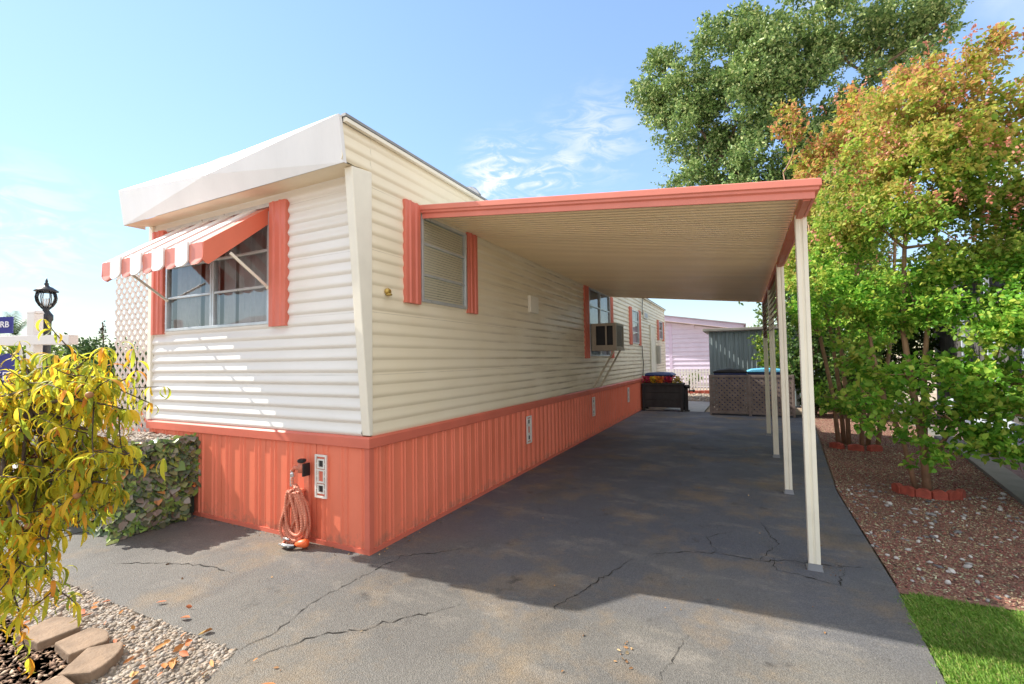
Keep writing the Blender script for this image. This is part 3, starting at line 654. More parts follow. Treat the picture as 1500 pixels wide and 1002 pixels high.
mb.box((ax1-.02,ay0+.02,az0),(ax1,ay0+.07,az1)); mb.box((ax1-.02,ay1-.05,az0),(ax1,ay1,az1)); mb.box((ax1-.02,ay0+.07,az0),(ax1,ay1-.05,az0+.05)); mb.box((ax1-.02,ay0+.07,az1-.05),(ax1,ay1-.05,az1))
build('casing', mb, M_ACB, ac, bevel=.004)
mb = MB(); z = az0+.06
while z < az1-.05: mb.box((ax1-.016,ay0+.07,z),(ax1-.006,ay1-.05,z+.008)); z += .016
build('grille', mb, M_ACB, ac)
mb = MB(); mb.box((ax0+.05,ay0+.05,az0+.031),(ax1-.03,ay1-.04,az1-.031)); build('core', mb, M_BLACK, ac)
for yy in (8.50, 8.98):
    mb = MB(); mb.bar((ax1-.06,yy,az0-.02),(WX+.04,yy-.03,.90),.045,.03); build('brace', mb, mat('brace_paint',(.55,.47,.34),.6,.12), ac)
mb = MB(); mb.box((ax0,ay0-.005,az0-.03),(ax1+.01,ay1+.005,az0-.001)); build('shelf', mb, M_ACB, ac)

# ------------------------------------------------------------------ hose, tap
HX, HY = -3.24, WY-.07
tap = thing('water_tap', 'black capped tap on a salmon bracket above the coiled hose', 'tap', (HX, WY, .6))
mb = MB(); mb.box((HX-.005,WY-.028,.05),(HX+.055,WY-.0185,.64)); build('bracket', mb, M_SALMON, tap, bevel=.003)
mb = MB(); mb.tube([(HX+.025,WY-.02,.60),(HX+.025,WY-.09,.60)], .022, 10); mb.tube([(HX+.025,WY-.075,.60),(HX-.03,WY-.095,.61),(HX-.045,WY-.1,.58)], [.02,.018,.016], 8); mb.tube([(HX+.025,WY-.075,.57),(HX+.025,WY-.075,.65)], .026, 10); build('valve_body', mb, M_SALMON, tap, True)
mb = MB(); mb.lathe((HX+.03,WY-.075,.65), [(.02,0),(.034,.006),(.034,.024),(.02,.03)], 10); mb.box((HX+.045,WY-.085,.54),(HX+.06,WY-.02,.64)); build('handle', mb, M_BLACK, tap)
mb = MB(); mb.lathe((HX-.05,WY-.1,.53), [(.012,0),(.018,.005),(.018,.03),(.012,.04),(.014,.055)], 10); mb.box((HX-.075,WY-.105,.455),(HX-.04,WY-.09,.525)); build('coupling', mb, M_SILVER, tap, bevel=.003)
hose = thing('garden_hose', 'coiled salmon ribbed garden hose hanging by the front skirting', 'hose', (HX, HY, .02))
r = random.Random(5); mb = MB(); top = (HX-.02, .435)
def hose_tube(pts, rad_=.0125):
    P = []; 
    for i in range(len(pts)-1):
        p0 = Vector(pts[max(0,i-1)]); p1 = Vector(pts[i]); p2 = Vector(pts[i+1]); p3 = Vector(pts[min(len(pts)-1,i+2)])
        n = max(2, int((p2-p1).length/.0045))
        for j in range(n):
            t = j/n; P.append(.5*((2*p1)+(p2-p0)*t+(2*p0-5*p1+4*p2-p3)*t*t+(3*p1-p0-3*p2+p3)*t**3))
    mb.tube(P, [rad_*(1.0 if i%4 < 2 else .80) for i in range(len(P))], 8)
for i in range(15):
    w0 = .030+.0052*i+r.uniform(-.006,.006); dy = -.012*(i%4)-.02; zt = .46+r.uniform(-.02,.025)-.004*i; zb = .02+r.uniform(0,.075)
    cx = HX-.015+r.uniform(-.015,.015); sw = r.uniform(-.05,.05)
    pts = []
    for t in range(13):
        a = 2*math.pi*t/12+.3; zz = (zt+zb)/2+(zt-zb)/2*math.cos(a); xx = cx+sw*(-math.cos(a))*.8+w0*math.sin(a)*(1.15-.55*math.cos(a))*1.15
        pts.append((xx, HY+dy+.012*math.sin(a*1.5+i), zz))
    hose_tube(pts)
hose_tube([(HX-.05,WY-.1,.525),(HX-.04,WY-.1,.47),(HX+.03,WY-.1,.44),(HX+.075,WY-.09,.34),(HX+.06,WY-.1,.26),(HX-.03,WY-.11,.16),(HX-.06,WY-.1,.05)])
hose_tube([(HX-.11,WY-.1,.02),(HX-.07,WY-.17,.018),(HX+.02,WY-.19,.02),(HX+.08,WY-.15,.03),(HX+.05,WY-.09,.06)])
build('hose_coil', mb, M_HOSE, hose, True)
mb = MB(); mb.ball((HX-.02,WY-.085,.42), .03, 8, (1.2,.6,.5)); mb.box((HX-.05,WY-.1,.405),(HX+.02,WY-.02,.425)); build('hose_hook', mb, M_SALMON, hose, True)
mb = MB(); mb.tube([(HX+.075,WY-.16,.035),(HX+.11,WY-.155,.045),(HX+.15,WY-.14,.05),(HX+.17,WY-.13,.05)], [.018,.028,.034,.026], 10); build('nozzle', mb, M_ORANGE, hose, True)
mb = MB(); mb.tube([(HX-.07,WY-.2,.03),(HX+.0,WY-.21,.034),(HX+.075,WY-.18,.035)], [.010,.014,.012], 8); mb.tube([(HX-.1,WY-.14,.05),(HX-.02,WY-.15,.055)], .009, 8); build('lever', mb, M_SILVER, hose, True)
mb = MB(); mb.tube([(HX+.0,WY-.20,.022),(HX+.05,WY-.205,.02),(HX+.085,WY-.18,.025)], .013, 8); build('grip', mb, M_BLACK, hose, True)

# ------------------------------------------------------------------ leaf clouds
def rand_dirs(n):
    v = rng.normal(size=(n,3)); return v/np.linalg.norm(v, axis=1, keepdims=True)
def leaf_cloud(P, D, L, W, fold=.25, droop=.0):
    """one six-vertex leaf per point P with axis D; returns V, F (quads)"""
    n = len(P); up = rng.normal(size=(n,3))*.7+np.array([0,0,1.0]); side_ = np.cross(D, up); side_ /= np.linalg.norm(side_, axis=1, keepdims=True)+1e-9
    nr = np.cross(side_, D); L = L[:,None]; W = W[:,None]
    b = P; t = P+D*L-np.array([0,0,1])*L*droop; l1 = P+D*L*.3+side_*W*.5+nr*W*fold; l2 = P+D*L*.68+side_*W*.42+nr*W*fold*.8-np.array([0,0,1])*L*droop*.4
    r1 = P+D*L*.3-side_*W*.5+nr*W*fold; r2 = P+D*L*.68-side_*W*.42+nr*W*fold*.8-np.array([0,0,1])*L*droop*.4
    V = np.stack([b,l1,l2,t,r2,r1], 1).reshape(-1,3)
    F = (np.array([[0,1,2,3],[0,3,4,5]])[None]+np.arange(n)[:,None,None]*6).reshape(-1,4)
    return V, F
def blob_leaves(blobs, per, L, W, spray=9, upb=.35, shell=.45, outb=.6):
    PP, DD = [], []
    for (cx,cy,cz,rx,ry,rz) in blobs:
        n = max(3, int(per*rx*ry*rz**.0*1.0/spray)) if False else max(3, int(per*(rx*ry+ry*rz+rx*rz)/3/spray))
        d = rand_dirs(n); rad_ = (shell+(1-shell)*rng.random(n)**.6)*(1+rng.normal(0,.10,n))
        C = np.array([cx,cy,cz])+d*np.array([rx,ry,rz])*rad_[:,None]
        ax = d*outb+rand_dirs(n)*.6+np.array([0,0,upb]); ax /= np.linalg.norm(ax, axis=1, keepdims=True)
        ln = L*spray*.33*rng.uniform(.6,1.3,n)
        t = (np.arange(spray)+.5)/spray
        p = C[:,None]+ax[:,None]*(ln[:,None]*(t[None]-.4))[:,:,None]+rng.normal(0, L*.28, (n,spray,3))
        dd = ax[:,None]*.55+rand_dirs(n*spray).reshape(n,spray,3)*.85-np.array([0,0,.12]); dd /= np.linalg.norm(dd, axis=2, keepdims=True)
        PP.append(p.reshape(-1,3)); DD.append(dd.reshape(-1,3))
    P = np.concatenate(PP); D = np.concatenate(DD); n = len(P); s = np.exp(rng.normal(0,.22,n))
    return leaf_cloud(P, D, L*s, W*s)
def clumps(blobs, n, f):
    out = []
    for (cx,cy,cz,rx,ry,rz) in blobs:
        for d, q_, k_ in zip(rand_dirs(n), rng.random(n), np.exp(rng.normal(0,.3,n))):
            t = .35+.65*q_**.5; out.append((cx+d[0]*rx*t, cy+d[1]*ry*t, cz+d[2]*rz*t, rx*f*k_, ry*f*k_, rz*f*k_*.8))
    return out
def curve_pts(p, q, n=6, wob=.1, sag=0, r=random):
    p = Vector(p); q = Vector(q); L = (q-p).length; a = Vector((r.gauss(0,1),r.gauss(0,1),r.gauss(0,1)))*wob*L
    return [p.lerp(q, t/n)+a*math.sin(math.pi*t/n)-Vector((0,0,sag*L*math.sin(math.pi*t/n))) for t in range(n+1)]
def branches(mb, trunks, blobs, rb=.02, r=random, twigs=3):
    for pts, rs in trunks: mb.tube(pts, rs, 8)
    allp = [Vector(p) for pts, rs in trunks for p in pts[len(pts)//3:]]
    for b_ in blobs:
        c_ = Vector(b_[:3]); st = min(allp, key=lambda p: (p-c_).length+(.5*max(0, p.z-c_.z)))
        pts = curve_pts(st, c_, 6, .08, -.04, r); mb.tube(pts, [lerp(rb, rb*.35, i/6) for i in range(7)], 6)
        for _ in range(twigs):
            d = Vector((r.gauss(0,1),r.gauss(0,1),r.gauss(0,.8)+.2)).normalized(); e = c_+Vector((d.x*b_[3],d.y*b_[4],d.z*b_[5]))*.9
            p0 = pts[r.randint(3,6)]; mb.tube(curve_pts(p0, e, 4, .08, 0, r), [rb*.4,rb*.33,rb*.25,rb*.18,rb*.08], 5)

# ivy screen on the raised bed
bed = thing('raised_bed', 'raised bed with a pale gravel top against the front wall', 'raised bed', (-5.5, 2.3, 0))
mb = MB(); mb.box((-6.4,2.05,0),(-4.80,2.085,.735)); mb.box((-4.835,2.086,0),(-4.80,2.642,.735)); mb.box((-6.4,2.086,0),(-6.36,2.642,.735)); build('side_board', mb, mat('bed_board_paint', (.07,.06,.05), .8, .3), bed)
mb = MB(); mb.box((-6.43,2.03,.736),(-4.775,2.10,.756)); mb.box((-4.85,2.101,.736),(-4.775,2.645,.756)); build('rim', mb, mat('bed_rim_paint', (.24,.07,.05), .6, .2), bed, bevel=.003)
mb = MB(); mb.box((-6.358,2.09,.3),(-4.838,2.64,.742)); build('fill', mb, mat('bed_gravel_earth', (.35,.31,.27), .95, .3, 30), bed)
gp = scatter([(-6.36,2.08),(-4.80,2.08),(-4.80,2.635),(-6.36,2.635)], 2600)
o = stones('pale_gravel', gp, .742+.0, .017, M_PEB, (1,.8,.45), .3); o.parent = bed; o.location = -Vector(bed.location); o['kind'] = 'stuff'
ivy = thing('ivy_screen', 'leafy ivy screen covering the shaded side of the raised bed', 'ivy screen', (-4.76, 2.33, 0))
mb = MB(); mb.box((-4.795,2.0,.03),(-4.785,2.645,.73)); build('mesh_backing', mb, mat('ivy_net', (.03,.045,.03), .9, .3), ivy)
n = 2300; yy = rng.uniform(1.96,2.66,n); zz = rng.uniform(.02,.765,n); xx = -4.775+rng.uniform(0,.05,n)
m = (zz > .02) & ~((yy > 2.55) & (zz < .25)); P = np.stack([xx,yy,zz],1)[m]
ex = rng.uniform(-6.35,-4.8,1100); P = np.concatenate([P, np.stack([ex, 2.045-rng.uniform(0,.05,1100), rng.uniform(.02,.76,1100)],1)]); n = len(P)
tp = np.stack([rng.uniform(-4.86,-4.72,160), rng.uniform(1.95,2.64,160), rng.uniform(.72,.79,160)],1); tl = np.stack([-4.74+np.abs(rng.normal(0,.06,120)), rng.uniform(1.92,2.62,120), rng.uniform(.01,.25,120)],1); P = np.concatenate([P,tp,tl[:40]]); n = len(P)
D = rng.normal(0,.45,(n,3))+np.array([.25,0,-.8]); D /= np.linalg.norm(D,axis=1,keepdims=True)
# ivy leaf faces outward: side vector along Y
sd = np.where((P[:,0:1] > -4.79), np.array([[0,1.0,0]]), np.array([[1.0,0,0]]))+rng.normal(0,.35,(n,3)); sd -= D*(sd*D).sum(1,keepdims=True); sd /= np.linalg.norm(sd,axis=1,keepdims=True)
nr = np.cross(D, sd); L = (.058*np.exp(rng.normal(0,.22,n)))[:,None]
q = [(0,0,0),(.15,.5,.10),(.5,.46,.05),(1,0,-.08),(.5,-.46,.05),(.15,-.5,.10)]
V = np.stack([P+D*L*a_+sd*L*b_+nr*L*c_ for a_,b_,c_ in q],1).reshape(-1,3); F = (np.array([[0,1,2,3],[0,3,4,5]])[None]+np.arange(n)[:,None,None]*6).reshape(-1,4)
npmesh('foliage', V, F, leaf_mat('ivy_leaf', [(0,(0.072,0.101,0.061)),(.25,(0.182,0.243,0.142)),(.45,(0.203,0.344,0.081)),(.6,(0.405,0.527,0.121)),(.72,(0.344,0.324,0.284)),(.9,(0.203,0.162,0.121)),(.98,(0.446,0.608,0.203)),(1,(0.850,0.243,0.081))], .15, rough=.35), ivy)

# lattice screen with pale post
ls = thing('lattice_screen', 'white diagonal lattice screen beside the front left corner of the home', 'lattice', (-6.15, 2.72, .0))
mb = MB(); lattice(mb, lambda a,z,o: (a, 2.74-o, z), -6.55, -5.72, .45, 2.62, .122, .030, .008); build('lattice_strips', mb, M_LATT, ls)
mb = MB(); mb.box((-5.718,2.70,.0),(-5.655,2.76,2.9)); build('post', mb, M_LATT, ls, bevel=.004)
rail = thing('porch_rail', 'low salmon railing seen through the foot of the white lattice', 'railing', (-6.3, 3.0, 0))
mb = MB(); mb.box((-7.3,2.98,.86),(-5.7,3.03,.90)); mb.box((-7.3,2.985,.60),(-5.7,3.025,.64)); build('rail', mb, M_SHUT, rail)
mb = MB()
for i in range(10): mb.box((-7.25+.16*i,2.99,.0),(-7.21+.16*i,3.02,.859))
build('baluster', mb, M_SHUT, rail)

# ------------------------------------------------------------------ sign post and lamp post
sp_ = thing('sign_post', 'white cross shaped sign post with blue hanging signs', 'sign post', (-6.35, 2.02, 0))
ad = Vector((.92,.39,0)).normalized(); an = Vector((ad.y,-ad.x,0)); B0 = Vector((-6.385,1.995,0))
def sfn(a, o, z): v = B0+ad*a-an*o*-1; return (v.x, v.y, z)
mb = MB(); mb.box((-.040,-.045,0),(.040,.045,2.0), sfn); mb.prism([(-.049,-.049),(.049,-.049),(.049,.049),(-.049,.049)], lambda a,o: sfn(a,o,2.0), lambda a,o: sfn(a*.8,o*.8,2.03)); build('post', mb, M_VINYL, sp_, bevel=.005)
mb = MB(); mb.box((-1.05,-.05,1.68),(.42,.05,1.775), sfn); build('arm', mb, M_VINYL, sp_, bevel=.005)
mb = MB(); mb.box((-.75,.052,1.80),(-.17,.062,1.965), sfn); rider = build('rider_sign', mb, M_SIGNB, sp_)
mb = MB(); mb.box((-.85,-.006,.92),(-.15,.006,1.60), sfn); board = build('hanging_sign', mb, M_SIGNB, sp_)
mb = MB(); mb.box((-.153,-.010,.90),(-.143,.010,1.66), sfn); build('hanger', mb, M_SILVER, sp_); mb = MB(); mb.box((-.86,-.010,.90),(-.85,.010,1.66), sfn); build('hanger', mb, M_SILVER, sp_)
rotm = math.atan2(ad.y, ad.x)
def text(s_, size, a, z, o, parent):
    cu = bpy.data.curves.new('lettering', 'FONT'); cu.body = s_; cu.size = size; cu.extrude = .002; cu.align_x = 'RIGHT'; cu.offset = .0008; cu.materials.append(M_SIGNW)
    tmp = bpy.data.objects.new('lettering', cu); COL.objects.link(tmp); bpy.context.view_layer.update()
    me = bpy.data.meshes.new_from_object(tmp.evaluated_get(bpy.context.evaluated_depsgraph_get())); bpy.data.objects.remove(tmp)
    t = bpy.data.objects.new('lettering', me); COL.objects.link(t); t.parent = parent
    t.rotation_euler = (math.pi/2, 0, rotm); t.location = Vector(sfn(a, o, z))-origin(parent); return t
text('RB', .085, -.20, 1.86, .066, rider); text('KET', .12, -.20, 1.33, .010, board); text('ON', .11, -.30, 1.13, .010, board)

lp = thing('lamp_post', 'black lantern lamp post standing behind the white sign post', 'lamp post', (-7.45, 2.42, 0))
lx, ly = -7.45, 2.42
mb = MB(); mb.lathe((lx,ly,0), [(.12,0),(.12,.06),(.06,.14),(.055,.24),(.05,1.92),(.052,2.0),(.066,2.02),(.066,2.08),(.045,2.11),(.028,2.14),(.05,2.165)], 16); build('post', mb, M_LAMPB, lp, True)
mb = MB(); mb.lathe((lx,ly,0), [(.035,2.17),(.06,2.19),(.088,2.24),(.096,2.29),(.086,2.345),(.075,2.355)], 16); build('glass_globe', mb, glass_mat('lantern_glass', (.95,.96,.97), 1.45), lp, True)
for i in range(8):
    mb = MB(); a = 2*math.pi*i/8; mb.tube([(lx+r_*math.cos(a),ly+r_*math.sin(a),z) for r_, z in ((.04,2.165),(.064,2.188),(.092,2.24),(.1,2.29),(.09,2.345),(.078,2.36))], .0055, 5); build('cage_rib', mb, M_LAMPB, lp, True)
mb = MB(); mb.lathe((lx,ly,0), [(.108,2.36),(.112,2.37),(.085,2.39),(.055,2.415),(.03,2.425),(.018,2.445),(.024,2.455),(.010,2.475),(.014,2.485),(.002,2.53)], 16); build('cap', mb, M_LAMPB, lp, True)
for dx in (-.025,.022,.0): mb = MB(); mb.tube([(lx+dx,ly+dx*.6,2.17),(lx+dx,ly+dx*.6,2.28)], [.010,.008], 8); build('candle', mb, M_VINYL, lp, True)

# ------------------------------------------------------------------ edging blocks and bricks
def block(name, label, cat, c, ang, L, W, H, m, group, scallop=False):
    o = thing(name, label, cat, (c[0], c[1], 0), group) if False else None
    ca, sa = math.cos(ang), math.sin(ang); mb = MB(); n = 8
    if scallop:
        P = [(-L/2,0),(L/2,0),(L/2,H*.78)]+[(L/2-L*t/n, H*.78+H*.22*math.sin(math.pi*t/n)) for t in range(1,n)]+[(-L/2,H*.78)]
        f = lambda y: (lambda a,z: (c[0]+a*ca-y*sa, c[1]+a*sa+y*ca, z+c[2])); mb.prism(P, f(-W/2), f(W/2))
    else:
        P = [(-L/2,-W/2*.9)]+[(-L/2+L*t/n, -W/2-.03*math.sin(math.pi*t/n)) for t in range(1,n)]+[(L/2,-W/2*.9),(L*.42,W/2),(-L*.42,W/2)]
        f = lambda z: (lambda a,y: (c[0]+a*ca-y*sa, c[1]+a*sa+y*ca, z+c[2])); mb.prism(P, f(0), f(H))
    o = build(name, mb, m, base=(c[0],c[1],c[2]), bevel=.008); return tag(o, label, cat, group)
G = 'tan blocks edging the corner bed'
block('edging_block', 'tan curved edging block nearest the driveway, lowest in the photo', 'edging block', (-2.79,.86,-.085), rad(78), .32,.15,.13, M_STONE, G)
block('edging_block', 'tan pointed edging block at the corner of the bed, touching the pebbles', 'edging block', (-2.86,1.12,-.085), rad(130), .25,.15,.13, M_STONE, G)
block('edging_block', 'tan flat edging block just past the bend of the bed', 'edging block', (-3.10,1.17,-.08), rad(176), .24,.15,.12, M_STONE, G)
block('edging_block', 'tan edging block farthest left, under the peach leaves', 'edging block', (-3.40,1.14,-.08), rad(184), .28,.17,.12, M_STONE, G)
G = 'red scalloped bricks around the near tree'; tc = (1.68, 6.28)
names = ['at the left end of the ring', 'second from the left in the ring', 'front centre left of the ring', 'front centre right of the ring', 'second from the right in the ring', 'at the right end of the ring']
for i, nm in enumerate(names):
    a = rad(200+i*26); block('edging_brick', 'red scalloped edging brick '+nm, 'edging brick', (tc[0]+.27*math.cos(a), tc[1]+.24*math.sin(a), -.03), a+math.pi/2, .122,.055,.12, M_BRICK, G, True)
G2 = 'red bricks around the farther tree'
for i, nm in enumerate(('left', 'middle', 'right')):
    a = rad(225+i*38); block('edging_brick', 'faded red edging brick under the farther trees, %s one' % nm, 'edging brick', (1.55+.38*math.cos(a), 9.0+.38*math.sin(a), -.02), a+math.pi/2, .2,.07,.11, M_BRICK, G2, True)

# ------------------------------------------------------------------ trees
r1 = random.Random(21)
myr1 = thing('crape_myrtle', 'leafy crape myrtle with orange seed heads in the red brick ring', 'tree', (1.68, 6.25, 0))
T1 = [([(1.67,6.2,-.02),(1.66,6.22,.5),(1.60,6.25,1.1),(1.56,6.3,1.7),(1.62,6.35,2.6),(1.75,6.4,3.6)], [0.042,0.035,0.031,0.026,0.020,0.008]),
      ([(1.67,6.24,-.02),(1.68,6.25,.6),(1.72,6.3,1.3),(1.84,6.4,2.2),(2.0,6.5,3.3),(2.05,6.5,4.0)], [0.034,0.029,0.024,0.020,0.014,0.005]),
      ([(1.60,6.26,-.02),(1.50,6.25,.55),(1.36,6.22,.95),(1.30,6.3,1.4),(1.22,6.4,2.2),(1.2,6.4,3.0)], [0.027,0.023,0.020,0.018,0.014,0.005]),
      ([(1.75,6.3,.3),(1.95,6.35,.75),(2.25,6.4,1.1),(2.45,6.5,1.8)], [0.024,0.020,0.016,0.007])]
B1 = [(2.0,6.2,4.35,.38,.4,.36),(1.72,6.3,4.05,.40,.5,.35),(2.15,6.3,3.7,.45,.5,.4),(1.41,6.3,3.6,.34,.45,.35),(1.8,6.2,3.3,.5,.6,.4),(2.35,6.3,3.1,.5,.6,.4),(1.06,6.3,3.15,.26,.4,.34),(1.4,6.2,2.8,.45,.6,.4),(2.0,6.2,2.6,.5,.6,.4),(2.5,6.3,2.4,.5,.6,.42),(.98,6.25,2.5,.26,.4,.34),(1.15,6.25,2.0,.32,.4,.3),(1.62,6.15,2.0,.42,.5,.32),(2.2,6.1,1.8,.45,.5,.35),
      (1.08,6.2,1.42,.28,.32,.2),(1.5,6.0,1.25,.34,.35,.2),(1.95,6.0,1.2,.4,.4,.24),(2.35,6.1,1.15,.34,.4,.28),(1.32,6.05,.80,.28,.28,.18),(1.15,6.1,1.0,.24,.28,.16),(1.75,5.9,.85,.30,.28,.18),(2.05,5.9,.9,.30,.28,.2),(1.60,5.95,.5,.28,.25,.17),(1.95,5.95,.62,.28,.28,.14),(2.2,6.0,.55,.24,.28,.14),(2.75,6.3,1.2,.35,.4,.3),(2.6,6.1,.75,.3,.3,.18),(2.85,6.4,1.9,.4,.45,.4),(2.45,5.95,.35,.22,.25,.13),(2.5,6.2,3.7,.34,.5,.3),(2.75,6.4,2.9,.4,.5,.5)]
mb = MB(); branches(mb, T1, B1, .017, r1); build('trunk', mb, M_MBARK, myr1, True)
GREEN = [(0,(.12,.32,.035)),(.4,(.22,.50,.06)),(.75,(.36,.62,.08)),(1,(.58,.66,.11))]
ORNG = [(0,(.24,.36,.05)),(.25,(.45,.46,.07)),(.45,(.60,.42,.11)),(.68,(.64,.27,.13)),(.88,(.58,.24,.13)),(1,(.40,.48,.08))]
M_MYR = leaf_mat('myrtle_leaf', GREEN, .5, (2.1, 4.5, ORNG))
hi = [b_ for b_ in B1 if b_[2] > 1.6]; lo = [b_ for b_ in B1 if b_[2] <= 1.6]
V1, F1 = blob_leaves(clumps(hi, 11, .46), 8200, .042, .027, 9, shell=.1); V2, F2 = blob_leaves(clumps(lo, 9, .42), 3300, .060, .042, 8, shell=.1)
npmesh('crown', np.concatenate([V1,V2]), np.concatenate([F1, F2+len(V1)]), M_MYR, myr1)
def seedheads(blobs, per, parent, m):
    C = []
    for b_ in blobs:
        n = int(per*b_[3]*b_[4]*10); d = rand_dirs(n); d[:,2] = np.abs(d[:,2])*.8+.1; C.append(np.array(b_[:3])+d*np.array(b_[3:])*1.05)
    C = np.concatenate(C); n = len(C); kk = 12; t = rng.random((n,kk)); ax = rng.normal(0,.35,(n,3))+np.array([0,0,1]); 
    P = C[:,None]+ax[:,None]*(t*.13)[:,:,None]+rng.normal(0,1,(n,kk,3))*(.026*(1.1-t))[:,:,None]
    P = P.reshape(-1,3); D = rand_dirs(len(P)); V, F = leaf_cloud(P, D, np.full(len(P),.03)*np.exp(rng.normal(0,.2,len(P))), np.full(len(P),.022)); o = npmesh('seed_heads', V, F, m, parent); o['kind'] = 'stuff'
M_SEED = leaf_mat('orange_seed_head', [(0,(0.411,0.131,0.093)),(.5,(0.604,0.240,0.159)),(1,(0.700,0.361,0.251))], .25)
seedheads([b_ for b_ in B1 if b_[2] > 2.2], 9, myr1, M_SEED)

myr2 = thing('crape_myrtle', 'slimmer crape myrtle with orange seed heads behind the carport posts', 'tree', (1.5, 9.1, 0))
T2 = [([(1.5+dx,9.0+dy,-.02),(1.5+dx*1.3,9.05+dy,.8),(1.45+dx*1.9,9.1+dy,1.8),(1.3+dx*2.6,9.1+dy*2,3.2),(1.25+dx*3.4,9.1+dy*3,4.6)], [.035,.03,.026,.02,.008]) for dx, dy in ((-.15,0),(.0,.1),(.14,-.05),(.25,.12),(-.05,.2),(.35,0))]
B2 = [(.85,9.0,5.35,.26,.4,.3),(1.25,9.1,4.7,.4,.5,.4),(1.0,9.0,3.95,.38,.5,.42),(1.8,9.1,5.3,.5,.5,.45),(1.9,9.1,4.4,.5,.6,.5),(1.2,9.0,3.2,.42,.5,.4),(1.8,9.0,3.5,.5,.6,.5),(.95,9.0,2.75,.3,.4,.35),(1.25,9.0,2.1,.36,.45,.3),(1.8,9.0,2.6,.5,.6,.4),(1.75,8.9,1.75,.45,.5,.3),(.95,9.0,2.1,.22,.3,.22),(1.35,8.8,.75,.35,.35,.25),(1.95,9.0,.9,.3,.3,.2)]
mb = MB(); branches(mb, T2, B2, .015, r1); build('trunk', mb, M_MBARK, myr2, True)
V1, F1 = blob_leaves(clumps(B2, 9, .5), 4000, .06, .038, 9, shell=.1); npmesh('crown', V1, F1, M_MYR, myr2)
seedheads([b_ for b_ in B2 if b_[2] > 2.4], 3.5, myr2, M_SEED)

big = thing('shade_tree', 'tall dark green shade tree rising behind the carport roof', 'tree', (2.6, 17.5, 0))
TB = [([(2.6,17.5,-.1),(2.5,17.5,2),(2.3,17.4,4),(1.9,17.2,6.5),(1.4,17,9.5),(1.2,17,11.3)], [.3,.25,.22,.17,.1,.03]), ([(2.5,17.5,2.6),(3.0,17.6,5),(3.4,17.4,7.5),(3.8,17.2,10)], [.18,.15,.1,.03]), ([(2.3,17.4,4),(1.0,17.0,6),(-.4,17,8.2),(-1.4,17,10)], [.16,.12,.08,.03])]
BB = [(-1.0,17,6.2,.8,1.0,.8),(-.1,17,5.0,.9,1.1,.8),(1.9,16.6,4.6,1.2,1.3,.9),(-1.5,17,7.4,.7,1.0,.7),(.5,16.6,6.4,1.3,1.3,1.0),(2.3,16.8,6.3,1.4,1.4,1.0),(1.0,16.6,10.4,1.6,1.5,1.0),(-.9,16.8,10.4,1.3,1.4,.9),(-1.9,17,11.2,1.35,1.5,1.1),(-.3,17,11.6,1.5,1.7,1.2),(1.4,17,11.6,1.5,1.7,1.2),(3.1,17.2,11.5,1.5,1.6,1.0),(4.5,17.2,11.2,1.3,1.5,.85),(5.4,17.2,11.0,.7,.9,.5),(-1.6,17,9.6,1.1,1.4,1.0),(.1,16.6,9.2,1.5,1.6,1.2),(2.0,16.6,9.2,1.6,1.7,1.2),(-.8,17,8.0,1.05,1.4,1.0),(1.05,16.6,7.4,1.5,1.6,1.2),(2.9,16.8,7.2,1.5,1.6,1.2),(4.1,17,9.0,1.4,1.6,1.2),(-.4,17,6.4,.9,1.2,.8),(1.2,16.8,5.6,1.4,1.5,1.0),(3.2,16.8,5.2,1.4,1.5,1.1),(-2.9,17,11.0,.55,.7,.5),(-2.4,17,12.1,.5,.6,.35),(.6,16.8,4.0,.75,1.0,.75),(1.2,16.6,2.6,.8,1.0,.8),(2.4,16.6,3.4,1.2,1.2,1.1)]
mb = MB(); branches(mb, TB, BB, .045, r1, 4); build('trunk', mb, M_BARK, big, True)
M_OAK = leaf_mat('oak_leaf', [(0,(0.081,0.161,0.051)),(.5,(0.203,0.320,0.093)),(.85,(0.383,0.490,0.170)),(1,(0.686,0.716,0.339))], .22, rough=.38)
V1, F1 = blob_leaves(clumps(BB, 25, .28), 2350, .095, .052, 10, upb=.25, shell=.15)
# thin shoots that break the outline
sh = []
for b_ in BB[:7]+BB[16:18]:
    for _ in range(24):
        d = rand_dirs(1)[0]; d[2] = abs(d[2])+.3; d /= np.linalg.norm(d); c0 = np.array(b_[:3])+d*np.array(b_[3:])*.95
        for q_ in range(12): sh.append(c0+d*q_*.065+rng.normal(0,.02,3))
sh = np.array(sh); V2, F2 = leaf_cloud(sh, rand_dirs(len(sh)), np.full(len(sh),.09), np.full(len(sh),.045))
npmesh('crown', np.concatenate([V1,V2]), np.concatenate([F1,F2+len(V1)]), M_OAK, big)

def shrub(name, label, base, blobs, per, L, W, m, group=None, cat='shrub', stems=5, spray=8, up=.35):
    o = thing(name, label, cat, base, group); mb = MB(); r_ = random.Random(len(blobs)*7+int(base[0]*10)+int(base[1]))
    for b_ in blobs:
        for _ in range(stems): mb.tube(curve_pts((base[0]+r_.uniform(-.1,.1),base[1]+r_.uniform(-.1,.1),base[2]-.02), (b_[0]+r_.uniform(-.5,.5)*b_[3], b_[1]+r_.uniform(-.5,.5)*b_[4], b_[2]+r_.uniform(-.2,.6)*b_[5]), 5, .06, 0, r_), [.02,.017,.014,.011,.008,.004], 5)
    build('stems', mb, M_BARK, o, True); V, F = blob_leaves(blobs, per*4.5, L, W, spray, upb=up, shell=.25); npmesh('foliage', V, F, m, o); return o
M_SHR = leaf_mat('shrub_leaf', [(0,(.03,.075,.015)),(.6,(.075,.15,.03)),(1,(.18,.26,.05))], .3)
M_SHR2 = leaf_mat('bright_shrub_leaf', [(0,(.08,.17,.02)),(.6,(.17,.28,.03)),(1,(.34,.38,.06))], .35)
